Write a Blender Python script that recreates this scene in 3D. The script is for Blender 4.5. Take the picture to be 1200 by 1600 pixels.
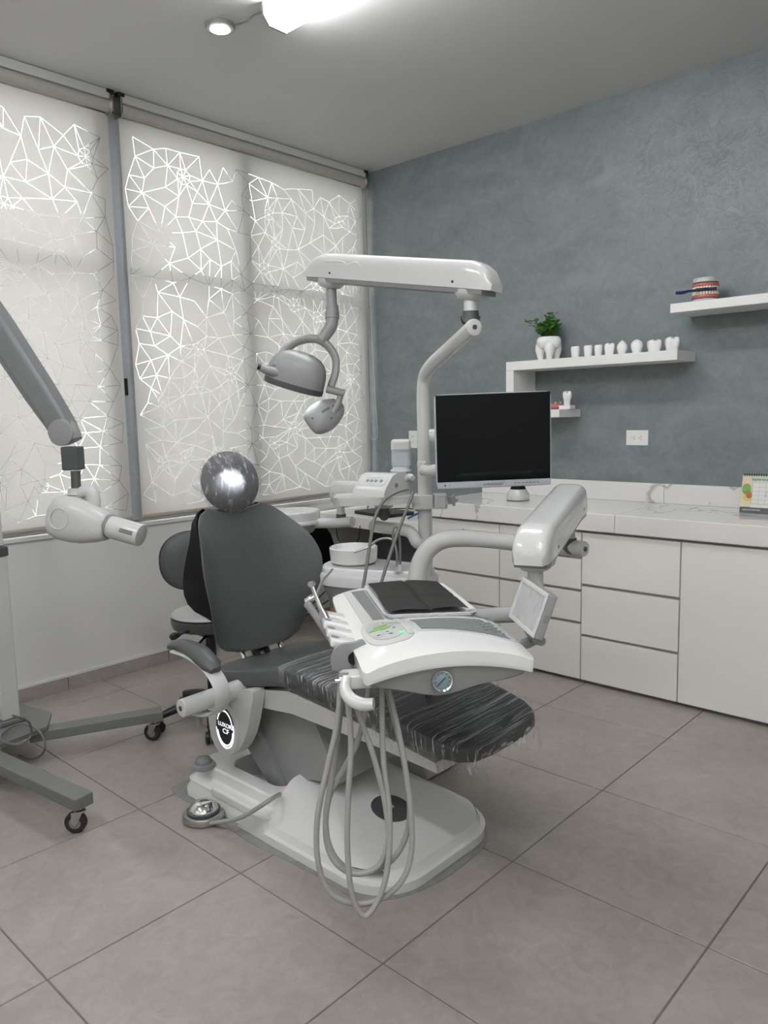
import bpy, bmesh, math, random
from mathutils import Vector as V, Matrix, Euler
from mathutils.geometry import delaunay_2d_cdt
random.seed(7)
for o in list(bpy.data.objects): bpy.data.objects.remove(o)
SC = bpy.context.scene
COL = SC.collection
PI = math.pi

# ------------------------------------------------------------------ camera, world, lights, exposure
YAW, PITCH, ROLL, FPX = 0.7455, 0.1246, -0.0207, 1198.17
CAM = V((3.879, -4.069, 1.394))
_f = V((-math.sin(YAW)*math.cos(PITCH), math.cos(YAW)*math.cos(PITCH), -math.sin(PITCH)))
_r = _f.cross(V((0, 0, 1))).normalized(); _u = _r.cross(_f)
F = _f; RT = _r*math.cos(ROLL) + _u*math.sin(ROLL); UP = -_r*math.sin(ROLL) + _u*math.cos(ROLL)
FH = V((F.x, F.y, 0)).normalized(); RH = V((FH.y, -FH.x, 0))       # horizontal forward / right
cd = bpy.data.cameras.new('camera'); cam = bpy.data.objects.new('camera', cd); COL.objects.link(cam)
cd.sensor_fit = 'HORIZONTAL'; cd.sensor_width = 36; cd.lens = 36*FPX/1200; cd.clip_start = .02
cam.matrix_world = Matrix(((RT.x, UP.x, -F.x, CAM.x), (RT.y, UP.y, -F.y, CAM.y), (RT.z, UP.z, -F.z, CAM.z), (0, 0, 0, 1)))
SC.camera = cam
SC.view_settings.view_transform = 'Standard'; SC.view_settings.look = 'None'; SC.view_settings.gamma = 1
SC.view_settings.use_curve_mapping = False
SC.view_settings.exposure = 0.27
SKY_STRENGTH = 6.5
FIXTURE_EMIT = 24.0
DOWNLIGHT_EMIT = 60.0
cy = SC.cycles; cy.max_bounces = 6; cy.diffuse_bounces = 3; cy.glossy_bounces = 3; cy.transmission_bounces = 2; cy.transparent_max_bounces = 7; cy.caustics_reflective = False; cy.caustics_refractive = False
w = bpy.data.worlds.new('sky'); SC.world = w; w.use_nodes = True
bg = w.node_tree.nodes['Background']; bg.inputs[0].default_value = (1, .995, .985, 1); bg.inputs[1].default_value = SKY_STRENGTH

def at(px, py, x=None, y=None, z=None, d=None):
    """world point seen at a photo pixel, at a known plane or distance"""
    v = F + RT*((px-600)/FPX) - UP*((py-800)/FPX)
    if x is not None: t = (x-CAM.x)/v.x
    elif y is not None: t = (y-CAM.y)/v.y
    elif z is not None: t = (z-CAM.z)/v.z
    else: t = d
    return CAM + v*t

# ------------------------------------------------------------------ materials
def nt(name):
    m = bpy.data.materials.new(name); m.use_nodes = True
    t = m.node_tree; b = t.nodes['Principled BSDF']
    return m, t, b
def mat(name, col, rough=.4, metal=0, var=.04, vscale=30, bump=0, bscale=200, coat=0, spec=.5, emit=None, estr=0, stretch=None, trans=0):
    m, t, b = nt(name); N = t.nodes; L = t.links
    b.inputs['Roughness'].default_value = rough; b.inputs['Metallic'].default_value = metal
    b.inputs['Coat Weight'].default_value = coat; b.inputs['Coat Roughness'].default_value = .08
    b.inputs['Specular IOR Level'].default_value = spec
    b.inputs['Transmission Weight'].default_value = trans
    tc = N.new('ShaderNodeTexCoord'); mp = N.new('ShaderNodeMapping'); L.new(tc.outputs['Object'], mp.inputs[0])
    if stretch: mp.inputs['Scale'].default_value = stretch
    nz = N.new('ShaderNodeTexNoise'); nz.inputs['Scale'].default_value = vscale; nz.inputs['Detail'].default_value = 4
    L.new(mp.outputs[0], nz.inputs[0])
    cr = N.new('ShaderNodeValToRGB'); e = cr.color_ramp.elements
    e[0].position = .3; e[1].position = .7
    e[0].color = tuple(c*(1-var) for c in col)+(1,); e[1].color = tuple(min(1, c*(1+var)) for c in col)+(1,)
    L.new(nz.outputs[0], cr.inputs[0]); L.new(cr.outputs[0], b.inputs['Base Color'])
    if bump:
        n2 = N.new('ShaderNodeTexNoise'); n2.inputs['Scale'].default_value = bscale; n2.inputs['Detail'].default_value = 3
        L.new(mp.outputs[0], n2.inputs[0])
        bp = N.new('ShaderNodeBump'); bp.inputs['Strength'].default_value = bump; bp.inputs['Distance'].default_value = .01
        L.new(n2.outputs[0], bp.inputs['Height']); L.new(bp.outputs[0], b.inputs['Normal'])
    if emit:
        b.inputs['Emission Color'].default_value = emit+(1,); b.inputs['Emission Strength'].default_value = estr
    return m
M = {}
M['white'] = mat('shaded_white_plastic', (.60, .61, .595), .16, var=.01, coat=.3)  # arm white: darkened copy of the cover plastic, shade put into the colour
M['litwhite'] = mat('lit_white_plastic', (.78, .79, .775), .18, var=.01, coat=.3)  # same white plastic, brighter copy for covers that catch more light
M['whitem'] = mat('white_satin_plastic', (.57, .58, .565), .3, var=.01)
M['lightgrey'] = mat('grey_and_shaded_white', (.29, .30, .295), .38, var=.02)  # also stands for shaded white on the lamp post, elbow and collar
M['midgrey'] = mat('mid_grey_plastic', (.24, .25, .25), .45, var=.03)
M['darkgrey'] = mat('dark_grey_plastic', (.075, .08, .082), .45, var=.05)
M['black'] = mat('black_plastic', (.012, .012, .013), .35, var=.1)
M['rubber'] = mat('black_rubber', (.02, .02, .02), .6, var=.1)
M['leather'] = mat('grey_upholstery', (.085, .092, .090), .42, var=.05, vscale=60, bump=.08, bscale=500)
M['leatherdk'] = mat('charcoal_upholstery', (.034, .037, .039), .4, var=.05, vscale=60, bump=.08, bscale=500)
M['padmatte'] = mat('matte_charcoal_pad', (.055, .057, .06), .75, var=.1, vscale=80, spec=.2)
M['shellblack'] = mat('black_shell_plastic', (.005, .005, .006), .5, var=.1, spec=.12)
M['chrome'] = mat('chrome', (.75, .75, .75), .08, 1, var=.02)
M['steel'] = mat('brushed_steel', (.5, .5, .48), .3, 1, var=.1, vscale=90, stretch=(1, 1, 8))
M['alum'] = mat('window_aluminium', (.5, .53, .57), .4, .5, var=.03)
M['hose'] = mat('grey_silicone_hose', (.36, .36, .34), .45, var=.03)
M['hosedk'] = mat('dark_grey_hose', (.18, .18, .175), .45, var=.05)
M['wallwhite'] = mat('white_wall_paint', (.70, .70, .68), .7, var=.02, vscale=3, bump=.03, bscale=120)
M['ceil'] = mat('ceiling_paint', (.66, .66, .65), .8, var=.015, vscale=2)
M['cab'] = mat('cream_white_laminate', (.86, .845, .795), .4, var=.01, vscale=8, stretch=(1, 1, 20))
M['cabin'] = mat('cabinet_carcass_edge', (.48, .455, .40), .5, var=.03)
M['shelfw'] = mat('white_shelf_lacquer', (.82, .82, .8), .45, var=.015, vscale=20, stretch=(1, 8, 8))
M['tooth'] = mat('white_ceramic', (.88, .88, .86), .18, var=.01, coat=.4)
M['gum'] = mat('pink_gum_acrylic', (.52, .16, .15), .25, var=.15, vscale=150)
M['enamel'] = mat('ivory_teeth', (.78, .70, .52), .25, var=.1, vscale=200)
M['navy'] = mat('navy_plastic', (.012, .014, .10), .3)
M['leaf'] = mat('green_leaf', (.085, .27, .04), .4, var=.5, vscale=40)
M['stem'] = mat('green_stem', (.06, .12, .03), .6, var=.2)
M['wood'] = mat('orange_beech_wood', (.42, .17, .06), .45, var=.2, vscale=12, stretch=(6, 6, 1))
M['cream'] = mat('cream_roller_fitting', (.62, .58, .47), .5, var=.03)
M['barbeige'] = mat('beige_blind_rail', (.40, .37, .31), .5, var=.04)
M['roller'] = mat('grey_beige_roller_fabric', (.47, .45, .41), .7, var=.03)
M['paper'] = mat('white_paper', (.8, .8, .78), .7, var=.01)
M['bib'] = mat('charcoal_paper_bib', (.075, .074, .07), .8, var=.1, vscale=80, bump=.2, bscale=400)
M['mattex'] = mat('grey_silicone_mat', (.20, .21, .21), .55, var=.12, vscale=140, bump=.5, bscale=260)
M['xgrey'] = mat('steel_grey_powder_coat', (.165, .172, .165), .4, var=.03)
M['xarm'] = mat('slate_grey_arm', (.20, .21, .215), .4, var=.03)
M['screen'] = mat('black_glass_screen', (.002, .003, .0035), .04, var=.05, spec=.22)
M['bezel'] = mat('silver_bezel', (.52, .55, .6), .35, .3, var=.02)
M['lcd'] = mat('grey_lcd_film', (.50, .51, .50), .2, var=.05, vscale=30)
M['grout'] = mat('tile_grout', (.19, .165, .135), .85, var=.15, vscale=25)
M['outletdk'] = mat('outlet_slot_dark', (.05, .05, .05), .6)
M['outlet'] = mat('white_outlet_plastic', (.8, .8, .78), .35, var=.01)
M['blue'] = mat('blue_cable', (.03, .10, .28), .4)
M['navyblk'] = mat('laptop_lid', (.012, .014, .02), .3, var=.1)
M['green'] = mat('green_print', (.22, .42, .10), .4)
M['ledgreen'] = mat('green_led', (.1, .7, .35), .4, emit=(.15, 1, .5), estr=.45)
M['ledwhite'] = mat('white_led', (.8, .85, .9), .4, emit=(.85, .93, 1), estr=1.1)
M['fixture'] = mat('fluorescent_diffuser', (.8, .85, .88), .4, emit=(.98, .98, 1), estr=FIXTURE_EMIT)
M['down'] = mat('downlight_diffuser', (.9, .9, .9), .4, emit=(1, .98, .94), estr=DOWNLIGHT_EMIT)
M['lens'] = mat('lamp_lens', (.9, .9, .95), .2, emit=(.9, .95, 1), estr=6)
M['ink'] = mat('dark_print', (.03, .03, .035), .5)
M['sky_print'] = mat('calendar_cream_paper', (.80, .66, .47), .6, var=.06, vscale=9)
M['band'] = mat('calendar_grey_band', (.10, .105, .115), .5, var=.2, vscale=20)
M['mint'] = mat('mint_print', (.45, .70, .60), .6)
M['yellow'] = mat('yellow_print', (.72, .62, .18), .6)
M['red'] = mat('red_print', (.55, .12, .08), .5)
M['gaugeface'] = mat('pale_blue_gauge_face', (.40, .52, .58), .25, var=.05)
M['slabpale'] = mat('silhouette_pale', (.42, .42, .415), .8, var=.08, vscale=1.5)
M['slabdim'] = mat('silhouette_dim', (.30, .30, .30), .8, var=.08, vscale=1.5)
M['yard'] = mat('yard_concrete', (.4, .4, .38), .9, var=.1, vscale=1)
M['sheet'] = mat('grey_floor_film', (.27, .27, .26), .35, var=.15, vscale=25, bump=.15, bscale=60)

def wall_grey():
    m, t, b = nt('grey_microcement'); N = t.nodes; L = t.links
    tc = N.new('ShaderNodeTexCoord')
    n1 = N.new('ShaderNodeTexNoise'); n1.inputs['Scale'].default_value = 2.2; n1.inputs['Detail'].default_value = 8; n1.inputs['Roughness'].default_value = .62; n1.inputs['Distortion'].default_value = .9
    mp = N.new('ShaderNodeMapping'); mp.inputs['Scale'].default_value = (1.0, 1, 2.2); mp.inputs['Rotation'].default_value = (0, .7, 0)
    L.new(tc.outputs['Object'], mp.inputs[0]); L.new(mp.outputs[0], n1.inputs[0])
    n2 = N.new('ShaderNodeTexNoise'); n2.inputs['Scale'].default_value = 12; n2.inputs['Detail'].default_value = 10; n2.inputs['Roughness'].default_value = .7; n2.inputs['Distortion'].default_value = 1.6
    L.new(tc.outputs['Object'], n2.inputs[0])
    ad = N.new('ShaderNodeMath'); ad.operation = 'MULTIPLY_ADD'; ad.inputs[1].default_value = .5; L.new(n2.outputs[0], ad.inputs[0])
    h = N.new('ShaderNodeMath'); h.operation = 'MULTIPLY'; h.inputs[1].default_value = .5; L.new(n1.outputs[0], h.inputs[0]); L.new(h.outputs[0], ad.inputs[2])
    cr = N.new('ShaderNodeValToRGB'); e = cr.color_ramp.elements
    e[0].position = .38; e[0].color = (.165, .198, .204, 1); e[1].position = .63; e[1].color = (.245, .275, .28, 1)
    L.new(ad.outputs[0], cr.inputs[0]); L.new(cr.outputs[0], b.inputs['Base Color'])
    b.inputs['Roughness'].default_value = .42
    # trowel scratches
    v = N.new('ShaderNodeTexVoronoi'); v.feature = 'DISTANCE_TO_EDGE'; v.inputs['Scale'].default_value = 5
    wd = N.new('ShaderNodeMixRGB'); wd.inputs[0].default_value = .35; L.new(tc.outputs['Object'], wd.inputs[1]); L.new(n2.outputs[1], wd.inputs[2]); L.new(wd.outputs[0], v.inputs[0])
    rm = N.new('ShaderNodeMapRange'); rm.inputs[1].default_value = 0; rm.inputs[2].default_value = .02; L.new(v.outputs[0], rm.inputs[0])
    hs = N.new('ShaderNodeMath'); hs.operation = 'MULTIPLY_ADD'; hs.inputs[1].default_value = .05; L.new(rm.outputs[0], hs.inputs[0]); L.new(ad.outputs[0], hs.inputs[2])
    bp = N.new('ShaderNodeBump'); bp.inputs['Strength'].default_value = .75; bp.inputs['Distance'].default_value = .006
    L.new(hs.outputs[0], bp.inputs['Height']); L.new(bp.outputs[0], b.inputs['Normal'])
    return m
M['wallgrey'] = wall_grey()
def tile_mat(nm, c0, c1):
    m, t, b = nt(nm); N = t.nodes; L = t.links
    g = N.new('ShaderNodeNewGeometry')
    n1 = N.new('ShaderNodeTexNoise'); n1.inputs['Scale'].default_value = 3; n1.inputs['Detail'].default_value = 7; n1.inputs['Roughness'].default_value = .6; L.new(g.outputs['Position'], n1.inputs[0])
    n2 = N.new('ShaderNodeTexNoise'); n2.inputs['Scale'].default_value = 16; n2.inputs['Detail'].default_value = 8; n2.inputs['Roughness'].default_value = .7; n2.inputs['Distortion'].default_value = 1.2; L.new(g.outputs['Position'], n2.inputs[0])
    oi = N.new('ShaderNodeObjectInfo')
    mx = N.new('ShaderNodeMath'); mx.operation = 'MULTIPLY_ADD'; mx.inputs[1].default_value = .55; L.new(n2.outputs[0], mx.inputs[0])
    h = N.new('ShaderNodeMath'); h.operation = 'MULTIPLY'; h.inputs[1].default_value = .45; L.new(n1.outputs[0], h.inputs[0]); L.new(h.outputs[0], mx.inputs[2])
    rr = N.new('ShaderNodeMath'); rr.operation = 'MULTIPLY_ADD'; rr.inputs[1].default_value = .03; L.new(oi.outputs['Random'], rr.inputs[0]); L.new(mx.outputs[0], rr.inputs[2])
    cr = N.new('ShaderNodeValToRGB'); e = cr.color_ramp.elements; e[0].position = .36; e[0].color = c0+(1,); e[1].position = .66; e[1].color = c1+(1,)
    L.new(rr.outputs[0], cr.inputs[0])
    # sparse dark pits
    v = N.new('ShaderNodeTexNoise'); v.inputs['Scale'].default_value = 60; v.inputs['Detail'].default_value = 5; v.inputs['Distortion'].default_value = 2; L.new(g.outputs['Position'], v.inputs[0])
    mr = N.new('ShaderNodeMapRange'); mr.inputs[1].default_value = .68; mr.inputs[2].default_value = .8; mr.inputs[3].default_value = 0; mr.inputs[4].default_value = .55; L.new(v.outputs[0], mr.inputs[0])
    mi = N.new('ShaderNodeMixRGB'); mi.inputs[2].default_value = (.14, .12, .105, 1); L.new(mr.outputs[0], mi.inputs[0]); L.new(cr.outputs[0], mi.inputs[1])
    L.new(mi.outputs[0], b.inputs['Base Color'])
    b.inputs['Roughness'].default_value = .36
    bp = N.new('ShaderNodeBump'); bp.inputs['Strength'].default_value = .08; bp.inputs['Distance'].default_value = .003; L.new(n2.outputs[0], bp.inputs['Height']); L.new(bp.outputs[0], b.inputs['Normal'])
    return m
M['tile'] = tile_mat('beige_grey_porcelain', (.30, .268, .246), (.41, .37, .34))
def marble():
    m, t, b = nt('white_veined_marble'); N = t.nodes; L = t.links
    g = N.new('ShaderNodeNewGeometry')
    n = N.new('ShaderNodeTexNoise'); n.inputs['Scale'].default_value = 1.5; n.inputs['Detail'].default_value = 5; n.inputs['Distortion'].default_value = .9; L.new(g.outputs['Position'], n.inputs[0])
    s = N.new('ShaderNodeMath'); s.operation = 'SUBTRACT'; s.inputs[1].default_value = .52; L.new(n.outputs[0], s.inputs[0])
    a = N.new('ShaderNodeMath'); a.operation = 'ABSOLUTE'; L.new(s.outputs[0], a.inputs[0])
    cr = N.new('ShaderNodeValToRGB'); e = cr.color_ramp.elements; e[0].position = 0; e[0].color = (.46, .45, .43, 1); e[1].position = .012; e[1].color = (.82, .81, .785, 1)
    L.new(a.outputs[0], cr.inputs[0]); L.new(cr.outputs[0], b.inputs['Base Color'])
    b.inputs['Roughness'].default_value = .09; b.inputs['Specular IOR Level'].default_value = .3
    return m
M['marble'] = marble()
def thin(name, col, fac, rough=.05, streak=None, tint=(1, 1, 1)):
    """clear film / glass: transparent mixed with a glossy-diffuse surface; streaks raise the surface share"""
    m = bpy.data.materials.new(name); m.use_nodes = True; t = m.node_tree; N = t.nodes; L = t.links
    b = N['Principled BSDF']; b.inputs['Base Color'].default_value = col+(1,); b.inputs['Roughness'].default_value = rough
    tr = N.new('ShaderNodeBsdfTransparent'); tr.inputs[0].default_value = tint+(1,)
    mx = N.new('ShaderNodeMixShader'); L.new(tr.outputs[0], mx.inputs[1]); L.new(b.outputs[0], mx.inputs[2]); L.new(mx.outputs[0], N['Material Output'].inputs[0])
    mx.inputs[0].default_value = fac
    if streak:
        tc = N.new('ShaderNodeTexCoord'); mp = N.new('ShaderNodeMapping'); mp.inputs['Scale'].default_value = streak[0]; mp.inputs['Rotation'].default_value = streak[2] if len(streak) > 2 else (0, 0, 0)
        L.new(tc.outputs['Object'], mp.inputs[0])
        n = N.new('ShaderNodeTexNoise'); n.inputs['Scale'].default_value = 1; n.inputs['Detail'].default_value = 5; n.inputs['Roughness'].default_value = .65; n.inputs['Distortion'].default_value = .5; L.new(mp.outputs[0], n.inputs[0])
        mr = N.new('ShaderNodeMapRange'); mr.inputs[1].default_value = .515; mr.inputs[2].default_value = .67; mr.inputs[3].default_value = fac; mr.inputs[4].default_value = streak[1]; L.new(n.outputs[0], mr.inputs[0]); L.new(mr.outputs[0], mx.inputs[0])
        bp = N.new('ShaderNodeBump'); bp.inputs['Strength'].default_value = .6; bp.inputs['Distance'].default_value = .004; L.new(n.outputs[0], bp.inputs['Height']); L.new(bp.outputs[0], b.inputs['Normal'])
    return m
M['film'] = thin('stretched_clear_film', (.8, .82, .83), .04, .1, ((170, 3.0, 18), .55, (0, 0, .3)))
M['capfilm'] = thin('crinkled_clear_film', (.72, .72, .74), .12, .35, ((22, 60, 16), .46, (.6, 0, .3)))
M['glass'] = thin('window_glass', (.9, .95, .95), .06, .02)
M['clear'] = thin('clear_bottle_plastic', (.75, .8, .82), .35, .1, tint=(.9, .96, 1))
def fabric():
    m = bpy.data.materials.new('translucent_blind_fabric'); m.use_nodes = True; t = m.node_tree; N = t.nodes; L = t.links
    N.remove(N['Principled BSDF'])
    tc = N.new('ShaderNodeNewGeometry'); mp = N.new('ShaderNodeMapping'); mp.inputs['Scale'].default_value = (1, 60, 500); L.new(tc.outputs['Position'], mp.inputs[0])
    n = N.new('ShaderNodeTexNoise'); n.inputs['Scale'].default_value = 1; n.inputs['Detail'].default_value = 3; L.new(mp.outputs[0], n.inputs[0])
    cr = N.new('ShaderNodeValToRGB'); e = cr.color_ramp.elements; e[0].position = .3; e[0].color = (.180, .179, .175, 1); e[1].position = .7; e[1].color = (.213, .212, .208, 1); L.new(n.outputs[0], cr.inputs[0])
    tl = N.new('ShaderNodeBsdfTranslucent'); L.new(cr.outputs[0], tl.inputs[0])
    df = N.new('ShaderNodeBsdfDiffuse'); df.inputs[0].default_value = (.5, .49, .46, 1)
    ad = N.new('ShaderNodeAddShader'); L.new(tl.outputs[0], ad.inputs[0]); L.new(df.outputs[0], ad.inputs[1]); L.new(ad.outputs[0], N['Material Output'].inputs[0])
    return m
M['fabric'] = fabric()
M['sheer'] = thin('sheer_blind_mesh', (.6, .6, .58), .0, .8, tint=(.52, .52, .51))

# ------------------------------------------------------------------ mesh helpers
def mesh(name, bm, smooth=45):
    bmesh.ops.recalc_face_normals(bm, faces=bm.faces)
    me = bpy.data.meshes.new(name); bm.to_mesh(me); bm.free()
    if smooth:
        me.polygons.foreach_set('use_smooth', [True]*len(me.polygons))
        me.set_sharp_from_angle(angle=math.radians(smooth))
    return me
def obj(name, bm, m, parent=None, smooth=45, label=None):
    me = bm if isinstance(bm, bpy.types.Mesh) else mesh(name, bm, smooth)
    o = bpy.data.objects.new(name, me); COL.objects.link(o)
    if len(me.materials) == 0: me.materials.append(M[m])
    if parent is not None:
        o.parent = parent
        wm = parent_world(parent)
        o.matrix_parent_inverse = wm.inverted()
    if smooth and len(me.polygons) > 6 and name != 'floor_tile':
        wn = o.modifiers.new('weighted_normals', 'WEIGHTED_NORMAL'); wn.keep_sharp = True; wn.weight = 80
    if label: o['label'] = label
    return o
def parent_world(p):
    m = Matrix.LocRotScale(p.location, p.rotation_euler, p.scale)
    if p.parent is not None: m = parent_world(p.parent) @ p.matrix_parent_inverse @ m
    return m
def tag(o, label, cat, group=None, kind=None):
    if label: o['label'] = label
    if cat: o['category'] = cat
    if group: o['group'] = group
    if kind: o['kind'] = kind
    return o
def thing(name, label, cat, loc, group=None):
    o = bpy.data.objects.new(name, None); COL.objects.link(o); o.location = loc; o.empty_display_size = .05
    return tag(o, label, cat, group)
def struct(name, bm, m, smooth=0):
    o = obj(name, bm, m, None, smooth); o['kind'] = 'structure'; return o
def fr(o, a=(1, 0, 0), c=(0, 0, 1)):
    """frame matrix at origin o with x axis a and z axis near c"""
    a = V(a).normalized(); c = V(c); b = c.cross(a).normalized(); c = a.cross(b)
    o = V(o)
    return Matrix(((a.x, b.x, c.x, o.x), (a.y, b.y, c.y, o.y), (a.z, b.z, c.z, o.z), (0, 0, 0, 1)))
I4 = Matrix.Identity(4)
def B(): return bmesh.new()
def bevel(bm, wd, seg=2, ang=30):
    es = [e for e in bm.edges if len(e.link_faces) == 2 and e.calc_face_angle(0) > math.radians(ang)]
    if es: bmesh.ops.bevel(bm, geom=es, offset=wd, segments=seg, profile=.5, affect='EDGES', clamp_overlap=True)
    return bm
def box(lo, hi, bv=0, seg=2, m=I4, bm=None):
    n = B()
    lo, hi = V(lo), V(hi); c = (lo+hi)/2; s = hi-lo
    bmesh.ops.create_cube(n, size=1, matrix=Matrix.Translation(c) @ Matrix.Diagonal((s.x, s.y, s.z, 1)))
    if bv: bevel(n, bv, seg)
    bmesh.ops.transform(n, matrix=m, verts=n.verts)
    return merge(bm, n)
def merge(a, b):
    if a is None: return b
    me = bpy.data.meshes.new('t'); b.to_mesh(me); b.free(); a.from_mesh(me); bpy.data.meshes.remove(me); return a
def loft(rings, cap=True, bm=None, closed=False):
    bm = bm or B()
    vs = [[bm.verts.new(p) for p in r] for r in rings]; n = len(vs[0])
    pairs = list(zip(vs, vs[1:])) + ([(vs[-1], vs[0])] if closed else [])
    for a, b in pairs:
        for i in range(n):
            try: bm.faces.new((a[i], a[(i+1) % n], b[(i+1) % n], b[i]))
            except ValueError: pass
    if cap and not closed:
        bm.faces.new(vs[0][::-1]); bm.faces.new(vs[-1])
    return bm
def smoothpath(pts, k=6):
    pts = [V(p) for p in pts]
    if len(pts) < 3: return pts
    P = [pts[0]*2-pts[1]] + pts + [pts[-1]*2-pts[-2]]; out = []
    for i in range(1, len(P)-2):
        for j in range(k):
            t = j/k
            out.append(.5*((2*P[i]) + (P[i+1]-P[i-1])*t + (2*P[i-1]-5*P[i]+4*P[i+1]-P[i+2])*t*t + (3*P[i]-P[i-1]-3*P[i+1]+P[i+2])*t**3))
    out.append(pts[-1]); return out
def tube(pts, r, n=12, k=6, bm=None, sx=1, upv=None):
    """tube along a path; r a number or a list; sx squashes across"""
    P = smoothpath(pts, k) if k > 1 else [V(p) for p in pts]
    m = len(P); rr = r if isinstance(r, (list, tuple)) else None
    T = [(P[min(i+1, m-1)]-P[max(i-1, 0)]).normalized() for i in range(m)]
    a = V(upv) if upv else (V((0, 0, 1)) if abs(T[0].z) < .9 else V((1, 0, 0)))
    a = (a - T[0]*a.dot(T[0])).normalized(); rings = []
    for i in range(m):
        if i: a = (a - T[i]*a.dot(T[i])).normalized()
        b = T[i].cross(a)
        if rr: f = i/(m-1)*(len(rr)-1); j = min(int(f), len(rr)-2); R = rr[j]*(1-f+j)+rr[j+1]*(f-j)
        else: R = r
        rings.append([P[i]+a*(R*math.cos(2*PI*q/n))+b*(R*sx*math.sin(2*PI*q/n)) for q in range(n)])
    return loft(rings, True, bm)
def cyl(p0, p1, r, n=20, bv=0, bm=None, r1=None):
    b = tube([p0, p1], [r, r if r1 is None else r1], n, 1)
    if bv: bevel(b, bv, 2, 60)
    return merge(bm, b)
def lathe(prof, n=28, m=I4, bm=None, ring=False):
    """prof: (radius, height) pairs, revolved about z"""
    rings = [[m @ V((max(r, 1e-4)*math.cos(2*PI*q/n), max(r, 1e-4)*math.sin(2*PI*q/n), z)) for q in range(n)] for r, z in prof]
    return loft(rings, not ring, bm, ring)
def prism(poly, z0, z1, m=I4, bv=0, seg=2, bm=None, top=1.0):
    """2-D outline extruded in local z"""
    n = len(poly); cx = sum(p[0] for p in poly)/n; cy = sum(p[1] for p in poly)/n
    b = loft([[V((x, y, z0)) for x, y in poly], [V((cx+(x-cx)*top, cy+(y-cy)*top, z1)) for x, y in poly]])
    if bv: bevel(b, bv, seg)
    bmesh.ops.transform(b, matrix=m, verts=b.verts)
    return merge(bm, b)
def sph(c, rx, ry=None, rz=None, n=20, k=12, m=I4, bm=None):
    ry = ry or rx; rz = rz or rx
    b = B(); bmesh.ops.create_uvsphere(b, u_segments=n, v_segments=k, radius=1, matrix=m @ Matrix.Translation(V(c)) @ Matrix.Diagonal((rx, ry, rz, 1)))
    return merge(bm, b)
def sup(a, b, n=24, e=4, z=0):
    """superellipse outline"""
    o = []
    for i in range(n):
        t = 2*PI*i/n; c, s = math.cos(t), math.sin(t)
        o.append((a*math.copysign(abs(c)**(2/e), c), b*math.copysign(abs(s)**(2/e), s)))
    return o
def text(name, s, size, m, mt, parent, ext=.0003, align='CENTER'):
    c = bpy.data.curves.new(name, 'FONT'); c.body = s; c.size = size; c.extrude = ext; c.align_x = align; c.align_y = 'CENTER'
    o = bpy.data.objects.new(name, c); COL.objects.link(o)
    dg = bpy.context.evaluated_depsgraph_get(); me = bpy.data.meshes.new_from_object(o.evaluated_get(dg))
    bpy.data.objects.remove(o); bpy.data.curves.remove(c); me.transform(m); me.materials.clear()
    return obj(name, me, mt, parent)
# ------------------------------------------------------------------ room shell
XM, YM, H = 4.9, -5.2, 3.073
YT = -5.157
fl = struct('floor', box((0, YM, -.1), (XM, 0, -.003)), 'grout')
tx = [0] + [2.632+.6*k for k in range(-4, 4)] + [XM]; ty = [-2.757+.6*k for k in range(-4, 5)] + [0]
ty = [t for i, t in enumerate(ty) if i == 0 or t-ty[i-1] > .01]
full = None; G = .0022
for i in range(len(tx)-1):
    for j in range(len(ty)-1):
        wx, wy = tx[i+1]-tx[i]-2*G, ty[j+1]-ty[j]-2*G
        isf = abs(wx-.6+2*G) < 1e-4 and abs(wy-.6+2*G) < 1e-4
        if isf and full: me = full
        else:
            me = mesh('tile', box((-wx/2, -wy/2, -.009), (wx/2, wy/2, 0), .0015, 1), 30)
            if isf: full = me
        t = obj('floor_tile', me, 'tile', fl); t.location = ((tx[i]+tx[i+1])/2, (ty[j]+ty[j+1])/2, 0)
obj('rear_floor_slab', box((0, YM, -.02), (XM, YT-.002, 0)), 'tile', fl, 0)
struct('ceiling', box((-.15, YM, H), (XM, .15, H+.1)), 'ceil')
struct('wall_back', box((-.15, 0, 0), (XM, .15, H)), 'wallgrey')
struct('wall_right', box((XM, YM, 0), (XM+.1, .15, H)), 'wallwhite')
struct('wall_front', box((-.15, YM-.1, 0), (XM+.1, YM, H)), 'wallwhite')
WY0, WY1, WZ0, WZ1 = -3.4, -.035, .828, 3.0
bm = box((-.15, YM, 0), (0, 0, WZ0)); box((-.15, YM, WZ1), (0, 0, H), bm=bm); box((-.15, YM, WZ0), (0, WY0, WZ1), bm=bm); box((-.15, WY1, WZ0), (0, 0, WZ1), bm=bm)
struct('wall_left', bm, 'wallwhite')
struct('trim_1', box((-.03, WY0, WZ0-.018), (.012, WY1, WZ0+.005), .003), 'wallwhite')       # window ledge
# window frame and panes
wi = struct('window_1', box((-.085, WY0, WZ0+.006), (-.03, WY1, WZ0+.075), .003), 'alum')
def wpart(nm, lo, hi, mt='alum', bv=.003): return obj(nm, box(lo, hi, bv), mt, wi, 30)
wpart('frame_rail', (-.085, WY0, WZ1-.045), (-.03, WY1, WZ1)); wpart('frame_rail', (-.08, WY0, 2.185), (-.03, WY1, 2.235))
mull = [WY0+.025, -2.78, -1.94, -1.062, WY1-.022]
MH = dict(zip(mull, (.03, .05, .09, .05, .03)))
for y in mull: wpart('mullion', (-.085, y-MH[y], WZ0+.02), (-.004, y+MH[y], WZ1-.01))
for a, b in zip(mull, mull[1:]):
    for z0, z1 in ((WZ0+.075, 2.185), (2.235, WZ1-.045)): wpart('pane', (-.062, a+MH[a], z0), (-.056, b-MH[b], z1), 'glass', 0)
wpart('window_latch', (-.003, -1.918, 1.535), (.008, -1.902, 1.625), 'black')
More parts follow.
